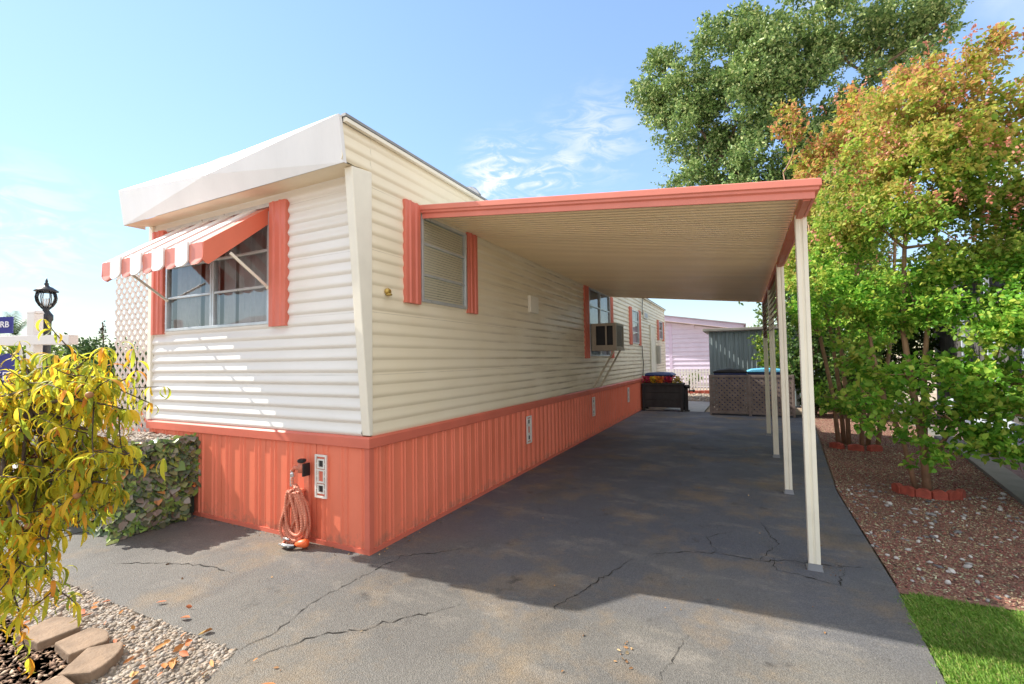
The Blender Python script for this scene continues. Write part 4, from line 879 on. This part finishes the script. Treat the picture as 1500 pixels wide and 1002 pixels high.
shrub('shrub', 'dark leafy shrub beside the wooden lattice enclosure', (1.5,13.4,0), [(1.25,13.3,1.0,.45,.5,.6),(1.5,13.4,2.0,.6,.6,.7),(1.25,13.5,2.9,.5,.5,.5),(1.7,13.3,.5,.4,.4,.4)], 900, .09, .055, M_SHR)
shrub('shrub', 'yellow green shrub behind the bin enclosure by the grey shed', (.95,14.3,0), [(.75,14.3,1.6,.5,.5,.5),(.95,14.3,1.0,.5,.5,.5)], 900, .08, .05, M_SHR2)
shrub('shrub', 'deep green shrub in the shade between the two crape myrtles', (2.3,12.6,0), [(2.2,12.6,1.0,.6,.5,.7),(2.4,12.8,2.2,.7,.6,.8),(1.9,12.9,2.9,.6,.6,.7)], 800, .10, .06, M_SHR)
shrub('shrub', 'tall dim shrub far back along the neighbour wall', (2.7,15.4,0), [(2.3,15.5,1.4,.9,.7,1.2),(2.8,15.2,3.2,.9,.8,1.1),(1.9,15.4,3.6,.8,.8,.9)], 700, .11, .065, M_SHR)

shrub('shrub', 'large dark shrub closing the far end of the mulch strip', (3.6,17.5,0), [(3.2,17.4,1.0,1.0,.7,1.0),(4.2,17.2,1.3,1.0,.7,1.2),(3.8,17.4,2.8,1.2,.8,1.0),(4.8,17.4,2.9,.9,.8,1.1)], 800, .11, .065, M_SHR)

# peach tree in the left foreground
pe = thing('peach_tree', 'small peach tree with curled yellow green leaves in the left foreground', 'tree', (-2.78, .72, 0))
r2 = random.Random(9)
TP = [([(-2.80,.72,-.03),(-2.779,0.706,0.370),(-2.779,0.713,0.622),(-2.758,0.720,0.852),(-2.779,0.734,1.054)], [.05,.042,.038,.036,.036])]
ends = [(-2.376,0.828,1.400),(-2.340,0.936,1.529),(-2.22,0.98,1.09),(-2.196,0.972,1.270),(-2.304,0.900,0.968),(-2.376,0.792,0.802),(-2.556,0.864,1.500),(-2.772,0.828,1.486),(-2.484,0.972,1.342),(-2.592,0.684,0.730),(-2.62,0.80,0.45),(-2.50,0.86,0.56),(-2.70,0.82,0.60),(-2.268,0.864,1.126),(-2.448,0.684,1.054),(-2.664,0.936,1.234),(-2.952,0.864,1.378),(-2.376,1.008,1.385),(-2.340,1.008,0.910),(-2.520,0.756,1.198),(-2.196,0.900,1.400),(-2.952,0.720,0.910),(-2.484,0.720,0.644),(-2.22,0.92,0.99),(-2.412,0.936,1.162),(-2.606,0.806,0.946),(-2.700,0.756,0.838),(-2.376,0.900,1.464),(-2.606,0.734,1.342)]
mb = MB(); mb.tube(*TP[0], 10); mb.tube([(-2.765,0.720,0.982),(-2.635,0.756,1.140),(-2.534,0.792,1.292)], [.026,.024,.020], 8)
LP, LD = [], []
for e in ends:
    st = Vector(r2.choice([(-2.772,0.720,0.852),(-2.765,0.727,0.982),(-2.635,0.756,1.140),(-2.534,0.792,1.284),(-2.765,0.720,0.766)]))
    pts = curve_pts(st, e, 10, .10, -.10, r2); mb.tube(pts, [lerp(.010,.0022,i/10) for i in range(11)], 6)
    for j in range(3, 11):
        for q_ in range(2 if j < 6 else 5):
            p = pts[j].lerp(pts[min(10,j+1)], r2.random()); LP.append(p); d = Vector((r2.gauss(0,.7),r2.gauss(0,.7),r2.gauss(-.1,.35))); LD.append(d.normalized())
    for _ in range(9):
        p = pts[r2.randint(4,10)]; e2 = p+Vector((r2.gauss(0,.10),r2.gauss(0,.08),r2.gauss(-.03,.09))); tp = curve_pts(p, e2, 4, .1, 0, r2); mb.tube(tp, [.003,.0027,.0023,.002,.0012], 5)
        for tq in tp[1:]:
            for q_ in range(3): LP.append(tq); LD.append(Vector((r2.gauss(0,.7),r2.gauss(0,.7),r2.gauss(-.15,.3))).normalized())
build('trunk', mb, mat('peach_bark', (.075,.05,.04), .8, .35, 14, bump=.4, bscale=50), pe, True)
mb = MB(); mb.lathe((-2.736,0.756,1.054), [(.001,.0),(.036,.008),(.045,.036),(.036,.065),(.001,.072)], 10); build('pruned_burl', mb, mat('cut_wood', (.50,.25,.10), .8, .3, 30), pe, True)
Vs, Fs, NS_ = [], [], 7
for p, d in zip(LP, LD):
    L = r2.uniform(.055,.10); W = L*r2.uniform(.13,.185); curl = r2.uniform(.9,3.6); h = d.cross(Vector((0,0,1))); h = h.normalized() if h.length > .05 else Vector((1,0,0))
    h = (h+Vector((r2.gauss(0,.25),r2.gauss(0,.25),r2.gauss(0,.25)))).normalized(); base_ = len(Vs); pos = Vector(p); dirn = d.copy()
    for i in range(NS_+1):
        t = i/NS_; w_ = W*math.sin(math.pi*min(1, t*.93+.07))**.8*.5; n_ = h.cross(dirn); f_ = .35*w_
        Vs += [pos+h*w_+n_*f_, pos, pos-h*w_+n_*f_]
        dirn = (Matrix.Rotation(-curl/NS_*(.4+1.2*t), 3, h) @ dirn).normalized() if True else dirn
        if dirn.z > -.9: dirn = (dirn+Vector((0,0,-.10))).normalized()
        pos = pos+dirn*L/NS_
    for i in range(NS_): Fs += [(base_+3*i,base_+3*i+1,base_+3*i+4,base_+3*i+3),(base_+3*i+1,base_+3*i+2,base_+3*i+5,base_+3*i+4)]
M_PEACH = leaf_mat('peach_leaf', [(0,(0.266,0.353,0.045)),(.3,(0.484,0.541,0.056)),(.55,(0.726,0.659,0.056)),(.8,(0.900,0.706,0.056)),(.93,(0.900,0.494,0.045)),(1,(0.750,0.259,0.056))], .6)
npmesh('crown', np.array([tuple(v) for v in Vs]), np.array(Fs), M_PEACH, pe, smooth=True)
for (x,y,z), c in (((-2.664,0.806,1.292),0),((-2.578,0.792,1.104),0),((-2.556,0.806,1.094),0),((-2.110,0.806,1.349),1),((-2.434,0.756,0.852),1),((-2.246,0.828,0.968),1)):
    mb = MB(); mb.ball((x,y,z), .013 if c else .013, 12, (1,1,.92)); build('fruit', mb, mat('ripe_peach_skin', (.34,.15,.05), .6, .3, 25) if c else mat('dried_peach_skin', (.10,.015,.02), .6, .3, 25), pe, True)

# ------------------------------------------------------------------ things at the rear
fp = thing('flower_planter', 'dark stained wooden planter box against the salmon skirting', 'planter', (-2.1, 13.3, 0))
x0, x1, y0, y1 = -2.50, -1.44, 13.03, 13.55
mb = MB()
for a, b_ in ((.10,.30),(.305,.50),(.505,.70)): mb.box((x0+.02,y0,a),(x1-.02,y0+.03,b_)); mb.box((x1-.05,y0+.031,a),(x1-.02,y1,b_)); mb.box((x0+.02,y0+.031,a),(x0+.05,y1,b_)); mb.box((x0+.051,y1-.03,a),(x1-.051,y1,b_))
build('plank_panel', mb, M_PLANT, fp, bevel=.004)
mb = MB(); mb.box((x0-.01,y0-.03,.70),(x1+.01,y0+.05,.745)); mb.box((x0-.01,y1-.05,.70),(x1+.01,y1+.03,.745)); mb.box((x0-.01,y0+.051,.70),(x0+.05,y1-.051,.744)); mb.box((x1-.05,y0+.051,.70),(x1+.01,y1-.051,.744)); build('rim', mb, M_PLANT, fp, bevel=.005)
for px_ in (x0+.0, x1-.07):
    for py_ in (y0-.02, y1-.05): mb = MB(); mb.box((px_,py_,0),(px_+.07,py_+.07,.699)); build('leg', mb, M_PLANT, fp, bevel=.004)
mb = MB(); mb.box((x0+.052,y0+.032,.12),(x1-.052,y1-.032,.69)); build('soil', mb, mat('planter_soil', (.04,.028,.02), .95, .3), fp)
for i, (cx, nm, cs) in enumerate(((-2.38,'deep pink flowers at the wall end of the black planter',(.62,.05,.13)),(-2.2,'yellow flowers among the reds on the black planter',(.80,.55,.04)),(-2.02,'orange and gold flowers in the middle of the black planter',(.75,.24,.03)),(-1.80,'rose red flowers right of the middle of the black planter',(.60,.04,.10)),(-1.58,'pale yellow flowers at the outer end of the black planter',(.72,.55,.16)))):
    o = thing('flowering_plant', nm, 'flowers', (cx, 13.2, .69), 'flowering plants in the black planter')
    V, F = blob_leaves([(cx,13.2,.77,.11,.14,.08)], 9000, .035, .022, 6); npmesh('foliage', V, F, M_SHR, o)
    n = 75; P = np.stack([rng.normal(cx,.07,n), rng.normal(13.12,.07,n), .80+rng.uniform(-.04,.13,n)],1); kk = 6; a = np.arange(kk)*2*np.pi/kk
    PP = np.repeat(P,kk,0); DD = np.stack([np.tile(np.cos(a),n), np.tile(np.sin(a)*.7,n)-.3, np.full(n*kk,.45)],1)+rng.normal(0,.2,(n*kk,3)); DD /= np.linalg.norm(DD,axis=1,keepdims=True)
    V, F = leaf_cloud(PP, DD, np.full(n*kk,.034), np.full(n*kk,.028)); npmesh('blossom', V, F, leaf_mat('petal_%d' % i, [(0, tuple(c*.7 for c in cs)),(.6, cs),(1, tuple(min(.9,c*1.3+.05) for c in cs))], .3), o)['kind'] = 'stuff'

def wheelie(name, label, c, body, lid, W=.58, D=.62, H=1.06, group=None):
    o = thing(name, label, 'trash bin', c, group); x, y, _ = c; mb = MB()
    q = [(-1,-1),(1,-1),(1,1),(-1,1)]; mb.add([(x+a*W*.38,y+b_*D*.36,.06) for a,b_ in q]+[(x+a*W*.48,y+b_*D*.48,H-.08) for a,b_ in q]+[(x+a*W*.52,y+b_*D*.52,H-.07) for a,b_ in q]+[(x+a*W*.52,y+b_*D*.52,H-.02) for a,b_ in q], [(3,2,1,0),(12,13,14,15)]+[(i+4*l,(i+1)%4+4*l,(i+1)%4+4*l+4,i+4*l+4) for l in range(3) for i in range(4)])
    build('body', mb, body, o, bevel=.015)
    mb = MB(); P = [(-.54,0),(-.54,.035),(-.40,.075),(.0,.10),(.40,.075),(.54,.035),(.54,0)]
    mb.prism([(a*W,h) for a,h in P], lambda a,h: (x+a,y-D*.56,H-.018+h), lambda a,h: (x+a,y+D*.54,H-.018+h)); l = build('lid', mb, lid, o, bevel=.02)
    mb = MB(); mb.tube([(x-W*.4,y+D*.6,H-.05),(x+W*.4,y+D*.6,H-.05)], .016, 8); build('handle', mb, lid, o, True)
    for s_ in (-1,1): mb = MB(); mb.tube([(x+s_*W*.40,y+D*.42,.12),(x+s_*W*.46,y+D*.42,.12)], .12, 16); build('wheel', mb, M_BLACK, o)
    return o
wheelie('trash_bin', 'navy bin with a black lid showing over the lattice enclosure', (-.28,13.12,0), M_NAVY, M_BLACK, .72, .62, 1.06)
wheelie('trash_bin', 'bin with a light blue lid showing over the lattice enclosure', (.52,13.15,0), M_NAVY, M_LBLUE, .78, .62, 1.07)
cart = thing('garden_cart', 'dark navy tub with a flared rim behind the flower planter', 'garden cart', (-2.2, 14.2, 0))
mb = MB(); q = [(-1,-1),(1,-1),(1,1),(-1,1)]; cx, cy = -2.18, 14.15
mb.add([(cx+a*.26,cy+b_*.22,.45) for a,b_ in q]+[(cx+a*.34,cy+b_*.3,.85) for a,b_ in q]+[(cx+a*.42,cy+b_*.38,.95) for a,b_ in q]+[(cx+a*.32,cy+b_*.3,1.01) for a,b_ in q]+[(cx+a*.1,cy+b_*.1,1.03) for a,b_ in q], [(3,2,1,0),(16,17,18,19)]+[(i+4*l,(i+1)%4+4*l,(i+1)%4+4*l+4,i+4*l+4) for l in range(4) for i in range(4)])
build('tub', mb, M_NAVY, cart, bevel=.02)
for s_ in (-.2,.2): mb = MB(); mb.tube([(cx+s_,cy-.15,.18),(cx+s_+.04,cy-.15,.18)], .18, 16); build('wheel', mb, M_BLACK, cart)
mb = MB(); 
for s_ in (-.2,.2): mb = MB(); mb.bar((cx+s_,cy-.15,.18),(cx+s_,cy-.1,.5),.03,.03); mb.bar((cx+s_,cy+.2,0),(cx+s_,cy+.15,.5),.03,.03); mb.bar((cx+s_,cy-.12,.45),(cx+s_,cy+.18,.45),.03,.03); build('frame', mb, M_BLACK, cart)
vise = thing('hose_stand', 'dark metal stand with a side crank at the right of the flower planter', 'stand', (-1.36, 13.2, 0))
mb = MB(); mb.box((-1.40,13.18,0),(-1.33,13.25,.62)); mb.box((-1.43,13.15,0),(-1.30,13.28,.03)); build('post', mb, M_PLANT, vise, bevel=.004)
mb = MB(); mb.tube([(-1.42,13.2,.66),(-1.28,13.2,.66)], .05, 12); mb.tube([(-1.29,13.2,.5),(-1.29,13.2,.82)], [.012,.014], 8); mb.tube([(-1.29,13.2,.55),(-1.18,13.2,.55)], .02, 8); mb.ball((-1.18,13.2,.55), .035, 8); build('crank', mb, M_BLACK, vise, True)

enc = thing('bin_enclosure', 'weathered brown wooden lattice enclosure hiding the trash bins', 'enclosure', (.15, 12.8, 0))
ex0, ex1, ey = -.76, 1.08, 12.6
def efn(a,z,o): return (a, ey-o, z)
mb = MB(); lattice(mb, efn, ex0+.05, .11, .09, .93, .118, .056, .008); build('lattice_panel', mb, M_WOODL, enc)
mb = MB(); lattice(mb, efn, .17, ex1-.05, .09, .93, .118, .056, .008); build('lattice_panel', mb, M_WOODL, enc)
mb = MB()
for a, b_ in ((ex0,ex0+.05),(.11,.17),(ex1-.05,ex1)): mb.box((a,ey-.03,0),(b_,ey+.03,1.0))
for a, b_ in ((ex0+.05,.11),(.17,ex1-.05)): mb.box((a,ey-.026,.04),(b_,ey+.02,.09)); mb.box((a,ey-.026,.93),(b_,ey+.02,.995))
build('frame', mb, M_WOODL, enc, bevel=.004)
mb = MB(); mb.box((ex0,ey+.031,.03),(ex0+.03,13.6,.98)); build('side_panel', mb, M_WOODL, enc); mb = MB(); mb.box((ex1-.03,ey+.031,.03),(ex1,13.6,.98)); build('side_panel', mb, M_WOODL, enc)

shed = thing('metal_shed', 'grey corrugated metal shed with a flat projecting roof', 'shed', (.3, 16, 0))
mb = MB(); prof = []; a = -.90
while a < 2.2: prof += [(a,0),(a+.07,0),(a+.085,.018),(a+.105,.018),(a+.12,0)]; a += .12
mb.strip(prof, lambda a,o: (a,15.5-o,.0), lambda a,o: (a,15.5-o,2.22)); mb.box((-.90,15.502,0),(-.88,17.2,2.2)); mb.box((2.18,15.52,0),(2.2,17.2,2.2)); build('wall', mb, M_SHED, shed)
mb = MB(); mb.prism([(-1.06,2.235),(2.4,2.235),(2.4,2.30),(-1.06,2.32)], lambda x,z: (x,15.3,z), lambda x,z: (x,17.4,z)); build('roof', mb, mat('shed_roof_metal', (.28,.26,.23), .6, .2), shed, bevel=.01)

ph = thing('lilac_house', 'pale lilac house with horizontal siding beyond the picket fence', 'house', (-4, 24, 0))
def lfn(a,z,o): return (a, 24-o, z)
mb = MB(); pz = lambda x: 3.28-.165*(x+3.36)
z = 0
while z < 4.0:
    x1_ = min(-.02, -3.36+(3.28-z-.24)/.165) if pz(-.02) < z+.24 else -.02
    if x1_ > -7: mb.prism([(0,0),(.045,0),(.006,.216),(0,.216)], lambda o,h: (-9,24-o,z+h), lambda o,h: (x1_,24-o,z+h))
    z += .217
mb.prism([(-9,0),(-.02,0),(-.02,pz(-.02)-.08),(-9,pz(-9)-.08)], lambda x,z: (x,24.005,z), lambda x,z: (x,24.1,z))
build('wall', mb, M_LILAC, ph)
mb = MB(); mb.box((-.1,23.95,0),(.02,24.0,2.62)); build('corner_board', mb, mat('lilac_trim_paint', (.66,.55,.74), .5, .04), ph); mb = MB(); mb.box((-3.22,23.955,0),(-3.08,23.972,3.15)); build('corner_board', mb, mat('lilac_trim_paint', (.66,.55,.74), .5, .04), ph)
mb = MB(); mb.prism([(-9,pz(-9)-.02),(.12,pz(.12)-.02),(.12,pz(.12)+.20),(-9,pz(-9)+.20)], lambda x,z: (x,23.55,z), lambda x,z: (x,23.6,z)); build('fascia', mb, mat('lilac_fascia_paint', (.70,.60,.76), .5, .04), ph)
mb = MB(); mb.prism([(-9.05,pz(-9.05)+.203),(.22,pz(.22)+.203),(.22,pz(.22)+.26),(-9.05,pz(-9.05)+.26)], lambda x,z: (x,23.5,z), lambda x,z: (x,32,z)); mb.box((-.0,24.11,0),(.02,32,2.5)); build('roof', mb, mat('lilac_roof_shingle', (.34,.27,.33), .8, .15), ph)
mb = MB(); mb.add([(-9,23.6,pz(-9)-.02),(.12,23.6,pz(.12)-.02),(.12,24,pz(.12)-.02),(-9,24,pz(-9)-.02)], [(0,1,2,3)]); build('soffit', mb, M_SOFF, ph)
pf = thing('picket_fence', 'low white picket fence in front of the lilac house', 'fence', (-2, 20.5, 0))
mb = MB(); i = 0; x = -4.4
while x < .2: mb.prism([(-.035,.06),(.035,.06),(.035,.92),(0,.98),(-.035,.92)], lambda a,z: (x+a,20.48,z), lambda a,z: (x+a,20.50,z)); x += .118
build('pickets', mb, M_PICK, pf)
for zz in (.25,.78): mb = MB(); mb.box((-4.45,20.501,zz),(.25,20.54,zz+.07)); build('rail', mb, M_PICK, pf)
r3 = random.Random(3)
be = thing('brick_border', 'row of pinkish red bricks at the foot of the picket fence', 'brick border', (-2, 20.2, 0))
mb = MB(); x = -4.2
while x < 0: mb.box((x,20.12+r3.uniform(-.02,.02),-.05),(x+.19,20.22,.10+r3.uniform(-.01,.01))); x += .2
build('bricks', mb, M_BRICK, be, bevel=.008)
shrub('flower_bush', 'yellow green bush glimpsed through the white picket fence', (-1.9,21.5,0), [(-1.9,21.5,.5,.4,.3,.35)], 900, .07, .05, M_SHR2, stems=3)

# neighbouring house on the right
nb = thing('neighbour_house', 'dark weathered neighbouring house behind the right hand trees', 'house', (4, 10, 0))
du = Vector((.155,.988,0)).normalized(); dv = Vector((du.y,-du.x,0)); N0 = Vector((2.82,6.0,0))
def nfn(o, a, z): v = N0+du*a+dv*o; return (v.x, v.y, z)
mb = MB(); a = -1.5
rb = random.Random(8)
while a < 12: wv = .145; mb.box((.45,a+.004,.0),(.47+rb.uniform(0,.008),a+wv,2.98), nfn); a += wv+.006
mb.box((.48,-1.5,0),(4.5,12,2.75), nfn); build('wall', mb, M_NBW, nb)
mb = MB(); mb.box((.30,-.5,-.05),(.36,9.5,.34), nfn); build('skirt', mb, M_PALE, nb, bevel=.01)
mb = MB(); mb.box((.361,-.5,.20),(.449,9.5,.30), nfn); build('porch_floor', mb, M_CONC, nb)
mb = MB(); mb.prism([(.0,2.95),(.0,3.10),(3.2,3.9),(3.2,3.75)], lambda o,z: nfn(o,-1.8,z), lambda o,z: nfn(o,12.2,z)); build('roof', mb, M_WHITE, nb, bevel=.005)
for a in (.75, 1.9, 2.75, 4.6, 6.6): mb = MB(); mb.box((.18,a,0),(.245,a+.065,2.96), nfn); build('post', mb, M_PALE, nb, bevel=.004)
for a in (3.2, 5.4, 1.2): mb = MB(); mb.box((.43,a,.31),(.449,a+.5,2.3), nfn); build('panel', mb, M_PALE, nb)

# house across the street, the one mirrored in the front window
st = thing('street_house', 'pale gabled house across the street, mirrored in the front window', 'house', (-17, -8, 0))
mb = MB(); mb.box((-21,-12.0,0),(-13,-6.5,2.4)); build('wall', mb, M_CREAM, st)
mb = MB(); mb.prism([(-12.6,2.4),(-6.0,2.4),(-6.0,2.5),(-9.3,3.9),(-12.6,2.5)], lambda y,z: (-21.4,y,z), lambda y,z: (-12.6,y,z)); build('roof', mb, mat('street_roof_shingle', (.16,.14,.13), .8, .2), st)
mb = MB(); mb.box((-18,-6.48,.9),(-16.4,-6.45,1.9)); build('window', mb, M_GREYM, st)

# far left greenery
M_FAR = leaf_mat('far_leaf', [(0,(.03,.065,.02)),(.6,(.06,.12,.035)),(1,(.13,.19,.06))], .25)
GB = 'bushes beyond the sign post'
shrub('bush', 'dark rounded bush right of the lamp post, against the lattice', (-13.0,6.0,0), [(-13.2,6.2,.9,1.0,1.0,.9),(-12.2,6.3,.8,.9,.9,.8)], 420, .11, .06, M_FAR, GB, 'bush')
shrub('bush', 'broad dark bush low behind the blue hanging sign', (-14.5,5.0,0), [(-15,4.9,.9,1.2,1.0,.8),(-14,5.6,.9,1.0,1.0,.9)], 400, .11, .06, M_FAR, GB, 'bush')
shrub('bush', 'bright yellow green bush under the distant palm', (-22,7.0,0), [(-22,6.6,1.4,1.3,1.2,.9)], 260, .16, .09, M_SHR2, GB, 'bush')
shrub('bush', 'tall grey green bush with upright sprays behind the lamp post', (-24,9.3,0), [(-24,8.8,1.6,1.0,1.2,1.0),(-24,9.8,1.5,1.2,1.2,1.0)], 300, .17, .08, M_FAR, GB, 'bush', up=.9)
shrub('bush', 'olive bush in the gap between lamp post and lattice', (-24,11.5,0), [(-24,11.2,1.2,1.4,1.4,.9),(-23,12.4,1.1,1.4,1.4,.9)], 280, .17, .09, M_FAR, GB, 'bush')
shrub('bush', 'low dark bush behind the white lattice screen', (-12,7.5,0), [(-11.5,7.4,.9,1.0,1.0,.9),(-10.6,7.8,.8,.9,.9,.8)], 420, .11, .06, M_FAR, GB, 'bush')
pm = thing('palm_tree', 'small distant palm with arching fronds left of the sign post', 'palm', (-30, 8.6, 0))
mb = MB(); mb.tube([(-30,8.6,-.1),(-30,8.65,1.4),(-29.95,8.7,2.9)], [.25,.2,.18], 10); build('trunk', mb, M_BARK, pm, True)
Vs, Fs = [], []; r4 = random.Random(2)
for i in range(30):
    az = r4.uniform(0,2*math.pi); el = r4.uniform(.0,1.2); d = Vector((math.cos(az)*math.cos(el),math.sin(az)*math.cos(el),math.sin(el))); p = Vector((-29.95,8.7,2.95)); sd = d.cross(Vector((0,0,1))).normalized()
    for q_ in range(14):
        d = (d+Vector((0,0,-.075))).normalized(); p = p+d*.105
        for s_ in (-1,1):
            o_ = len(Vs); ld = (d*.7+sd*s_*.7+Vector((0,0,-.15))).normalized(); Ln = .30*math.sin(math.pi*(q_+2)/17)+.05
            Vs += [p-d*.02, p+d*.035, p+ld*Ln]; Fs.append((o_,o_+1,o_+2))
npmesh('fronds', np.array([tuple(v) for v in Vs]), np.array(Fs), M_FAR, pm)
yp = thing('dry_stalk', 'thin dry flower stalk standing above the distant bushes', 'plant', (-25, 10.0, 0))
mb = MB(); mb.tube([(-25,10.05,0),(-25,10.03,2),(-25,9.95,3.4)], [.04,.035,.02], 6); build('stem', mb, M_BARK, yp)
V, F = blob_leaves([(-25,9.98,2.95,.07,.07,.5)], 6000, .09, .05, 6); npmesh('seed_pods', V, F, mat('dry_pod', (.10,.08,.06), .9, .3), yp)['kind'] = 'stuff'

# litter on the asphalt
lt = rng.uniform([-.62,2.2],[-.5,2.4],(14,2)); l2 = rng.normal([.42,3.78],[.08,.05],(14,2)); l3 = np.stack([rng.uniform(-2.2,.7,60), rng.uniform(1.4,8,60)],1); l4 = rng.normal([-2.9,1.9],[.7,.3],(8,2)); l5 = np.stack([-2.535+np.abs(rng.normal(0,.03,160)), rng.uniform(2.6,12.5,160)],1); l6 = np.stack([rng.uniform(-4.7,-2.55,60), 2.64-np.abs(rng.normal(0,.03,60))],1)
P = np.concatenate([lt,l2,l3,l4,l5,l6]); P = np.concatenate([P, np.full((len(P),1),.004)],1); D = rand_dirs(len(P)); D[:,2] = np.abs(D[:,2])*.15; V, F = leaf_cloud(P, D, rng.uniform(.01,.03,len(P)), rng.uniform(.006,.016,len(P)))
tag(npmesh('leaf_litter', V, F, island_mat('dry_leaf', [(0,(.12,.06,.03)),(.6,(.35,.18,.07)),(1,(.45,.35,.2))], .8)), kind='stuff')
P = np.concatenate([rng.normal([-2.75,1.3],[.35,.1],(40,2)), rng.uniform([-4.4,0.2],[-2.4,1.4],(50,2))]); P = np.concatenate([P, np.full((len(P),1),.012)],1); D = rand_dirs(len(P)); D[:,2] = np.abs(D[:,2])*.06; V, F = leaf_cloud(P, D, rng.uniform(.04,.09,len(P)), rng.uniform(.012,.03,len(P)))
tag(npmesh('fallen_leaves', V, F, island_mat('fallen_peach_leaf', [(0,(.40,.10,.03)),(.5,(.55,.22,.06)),(1,(.5,.35,.12))], .7)), kind='stuff')

# ------------------------------------------------------------------ light
SUN = Vector((-1.17,-.20,1.0)).normalized()
ld = bpy.data.lights.new('sun', 'SUN'); ld.energy = 3.4; ld.angle = rad(.55); ld.color = (1,.93,.82)
so = bpy.data.objects.new('sun', ld); COL.objects.link(so); so.rotation_euler = SUN.to_track_quat('Z','Y').to_euler()
w = bpy.data.worlds.new('World'); S.world = w; w.use_nodes = True; nt = w.node_tree; bg = nt.nodes['Background']
sky = nt.nodes.new('ShaderNodeTexSky'); sky.sky_type = 'NISHITA'; sky.sun_disc = False
sky.sun_elevation = math.asin(SUN.z); sky.sun_rotation = math.atan2(SUN.x, SUN.y); sky.air_density = 1.0; sky.dust_density = .05; sky.ozone_density = 1.0
bg.inputs[1].default_value = .15
tc_ = nt.nodes.new('ShaderNodeTexCoord')
def wn(t, **k):
    n = nt.nodes.new(t)
    for a, v in k.items(): setattr(n, a, v)
    return n
# wisps of cloud high over the carport
mp = wn('ShaderNodeMapping'); mp.inputs['Scale'].default_value = (8,8,24); mp.inputs['Rotation'].default_value = (0,.25,0); nt.links.new(tc_.outputs['Generated'], mp.inputs[0])
nz = wn('ShaderNodeTexNoise'); nz.inputs['Scale'].default_value = 1.6; nz.inputs['Detail'].default_value = 8; nz.inputs['Roughness'].default_value = .62; nt.links.new(mp.outputs[0], nz.inputs['Vector'])
acc = None
for (dx,dy,dz), rad_, amp in (((-.43,.82,.375),.11,1.5),((-.35,.86,.37),.075,1.2),((-.235,.87,.43),.13,.6),((-.385,.83,.41),.08,.8),((-.95,.27,.19),.16,.8),((-.31,.87,.38),.07,1.0),((-.30,.86,.44),.10,.35)):
    L_ = math.sqrt(dx*dx+dy*dy+dz*dz); ds = wn('ShaderNodeVectorMath', operation='DISTANCE'); nt.links.new(tc_.outputs['Generated'], ds.inputs[0]); ds.inputs[1].default_value = (dx/L_,dy/L_,dz/L_)
    m_ = wn('ShaderNodeMapRange', interpolation_type='SMOOTHSTEP'); nt.links.new(ds.outputs['Value'], m_.inputs[0]); m_.inputs[1].default_value = 0; m_.inputs[2].default_value = rad_; m_.inputs[3].default_value = amp; m_.inputs[4].default_value = 0
    if acc is None: acc = m_.outputs[0]
    else:
        mx_ = wn('ShaderNodeMath', operation='MAXIMUM'); nt.links.new(acc, mx_.inputs[0]); nt.links.new(m_.outputs[0], mx_.inputs[1]); acc = mx_.outputs[0]
nz.inputs['Distortion'].default_value = 1.1
th = wn('ShaderNodeMapRange', interpolation_type='SMOOTHSTEP'); nt.links.new(nz.outputs['Fac'], th.inputs[0]); th.inputs[1].default_value = .40; th.inputs[2].default_value = .70
cr = wn('ShaderNodeMath', operation='MULTIPLY', use_clamp=True); nt.links.new(acc, cr.inputs[0]); nt.links.new(th.outputs[0], cr.inputs[1])
mc = wn('ShaderNodeMix', data_type='RGBA'); nt.links.new(cr.outputs[0], mc.inputs[0])
# soften the glare around the sun: c -> 1.5 c / (1 + L/4)
bw = wn('ShaderNodeRGBToBW'); nt.links.new(sky.outputs[0], bw.inputs[0])
v1 = wn('ShaderNodeMath', operation='MULTIPLY_ADD'); nt.links.new(bw.outputs[0], v1.inputs[0]); v1.inputs[1].default_value = .27; v1.inputs[2].default_value = 1
v2 = wn('ShaderNodeMath', operation='DIVIDE'); v2.inputs[0].default_value = 1.32; nt.links.new(v1.outputs[0], v2.inputs[1])
vs_ = wn('ShaderNodeVectorMath', operation='SCALE'); nt.links.new(sky.outputs[0], vs_.inputs[0]); nt.links.new(v2.outputs[0], vs_.inputs[3])
nt.links.new(vs_.outputs[0], mc.inputs[6])
mc.inputs[7].default_value = (3.1,3.15,3.2,1)
# bright broken cloud added out of view, south and east, to fill the shade
cdn = wn('ShaderNodeVectorMath', operation='DOT_PRODUCT'); nt.links.new(tc_.outputs['Generated'], cdn.inputs[0]); cdn.inputs[1].default_value = tuple(Vector((.76,-.52,.40)).normalized())
n2 = wn('ShaderNodeTexNoise'); n2.inputs['Scale'].default_value = 3.2; n2.inputs['Detail'].default_value = 7; nt.links.new(tc_.outputs['Generated'], n2.inputs['Vector'])
ma = wn('ShaderNodeMath', operation='MULTIPLY_ADD'); nt.links.new(n2.outputs['Fac'], ma.inputs[0]); ma.inputs[1].default_value = .9; nt.links.new(cdn.outputs['Value'], ma.inputs[2])
m3 = wn('ShaderNodeMapRange', interpolation_type='SMOOTHSTEP'); nt.links.new(ma.outputs[0], m3.inputs[0]); m3.inputs[1].default_value = .30; m3.inputs[2].default_value = .62
mc2 = wn('ShaderNodeMix', data_type='RGBA'); nt.links.new(m3.outputs[0], mc2.inputs[0]); nt.links.new(mc.outputs[2], mc2.inputs[6]); mc2.inputs[7].default_value = (3.3,3.4,3.6,1)
nt.links.new(mc2.outputs[2], bg.inputs[0])
S.view_settings.view_transform = 'Standard'; S.view_settings.look = 'None'; S.view_settings.exposure = 1.3; S.view_settings.gamma = 1
S.render.engine = 'CYCLES'; S.cycles.max_bounces = 8; S.cycles.transparent_max_bounces = 12
S.cycles.use_denoising = True
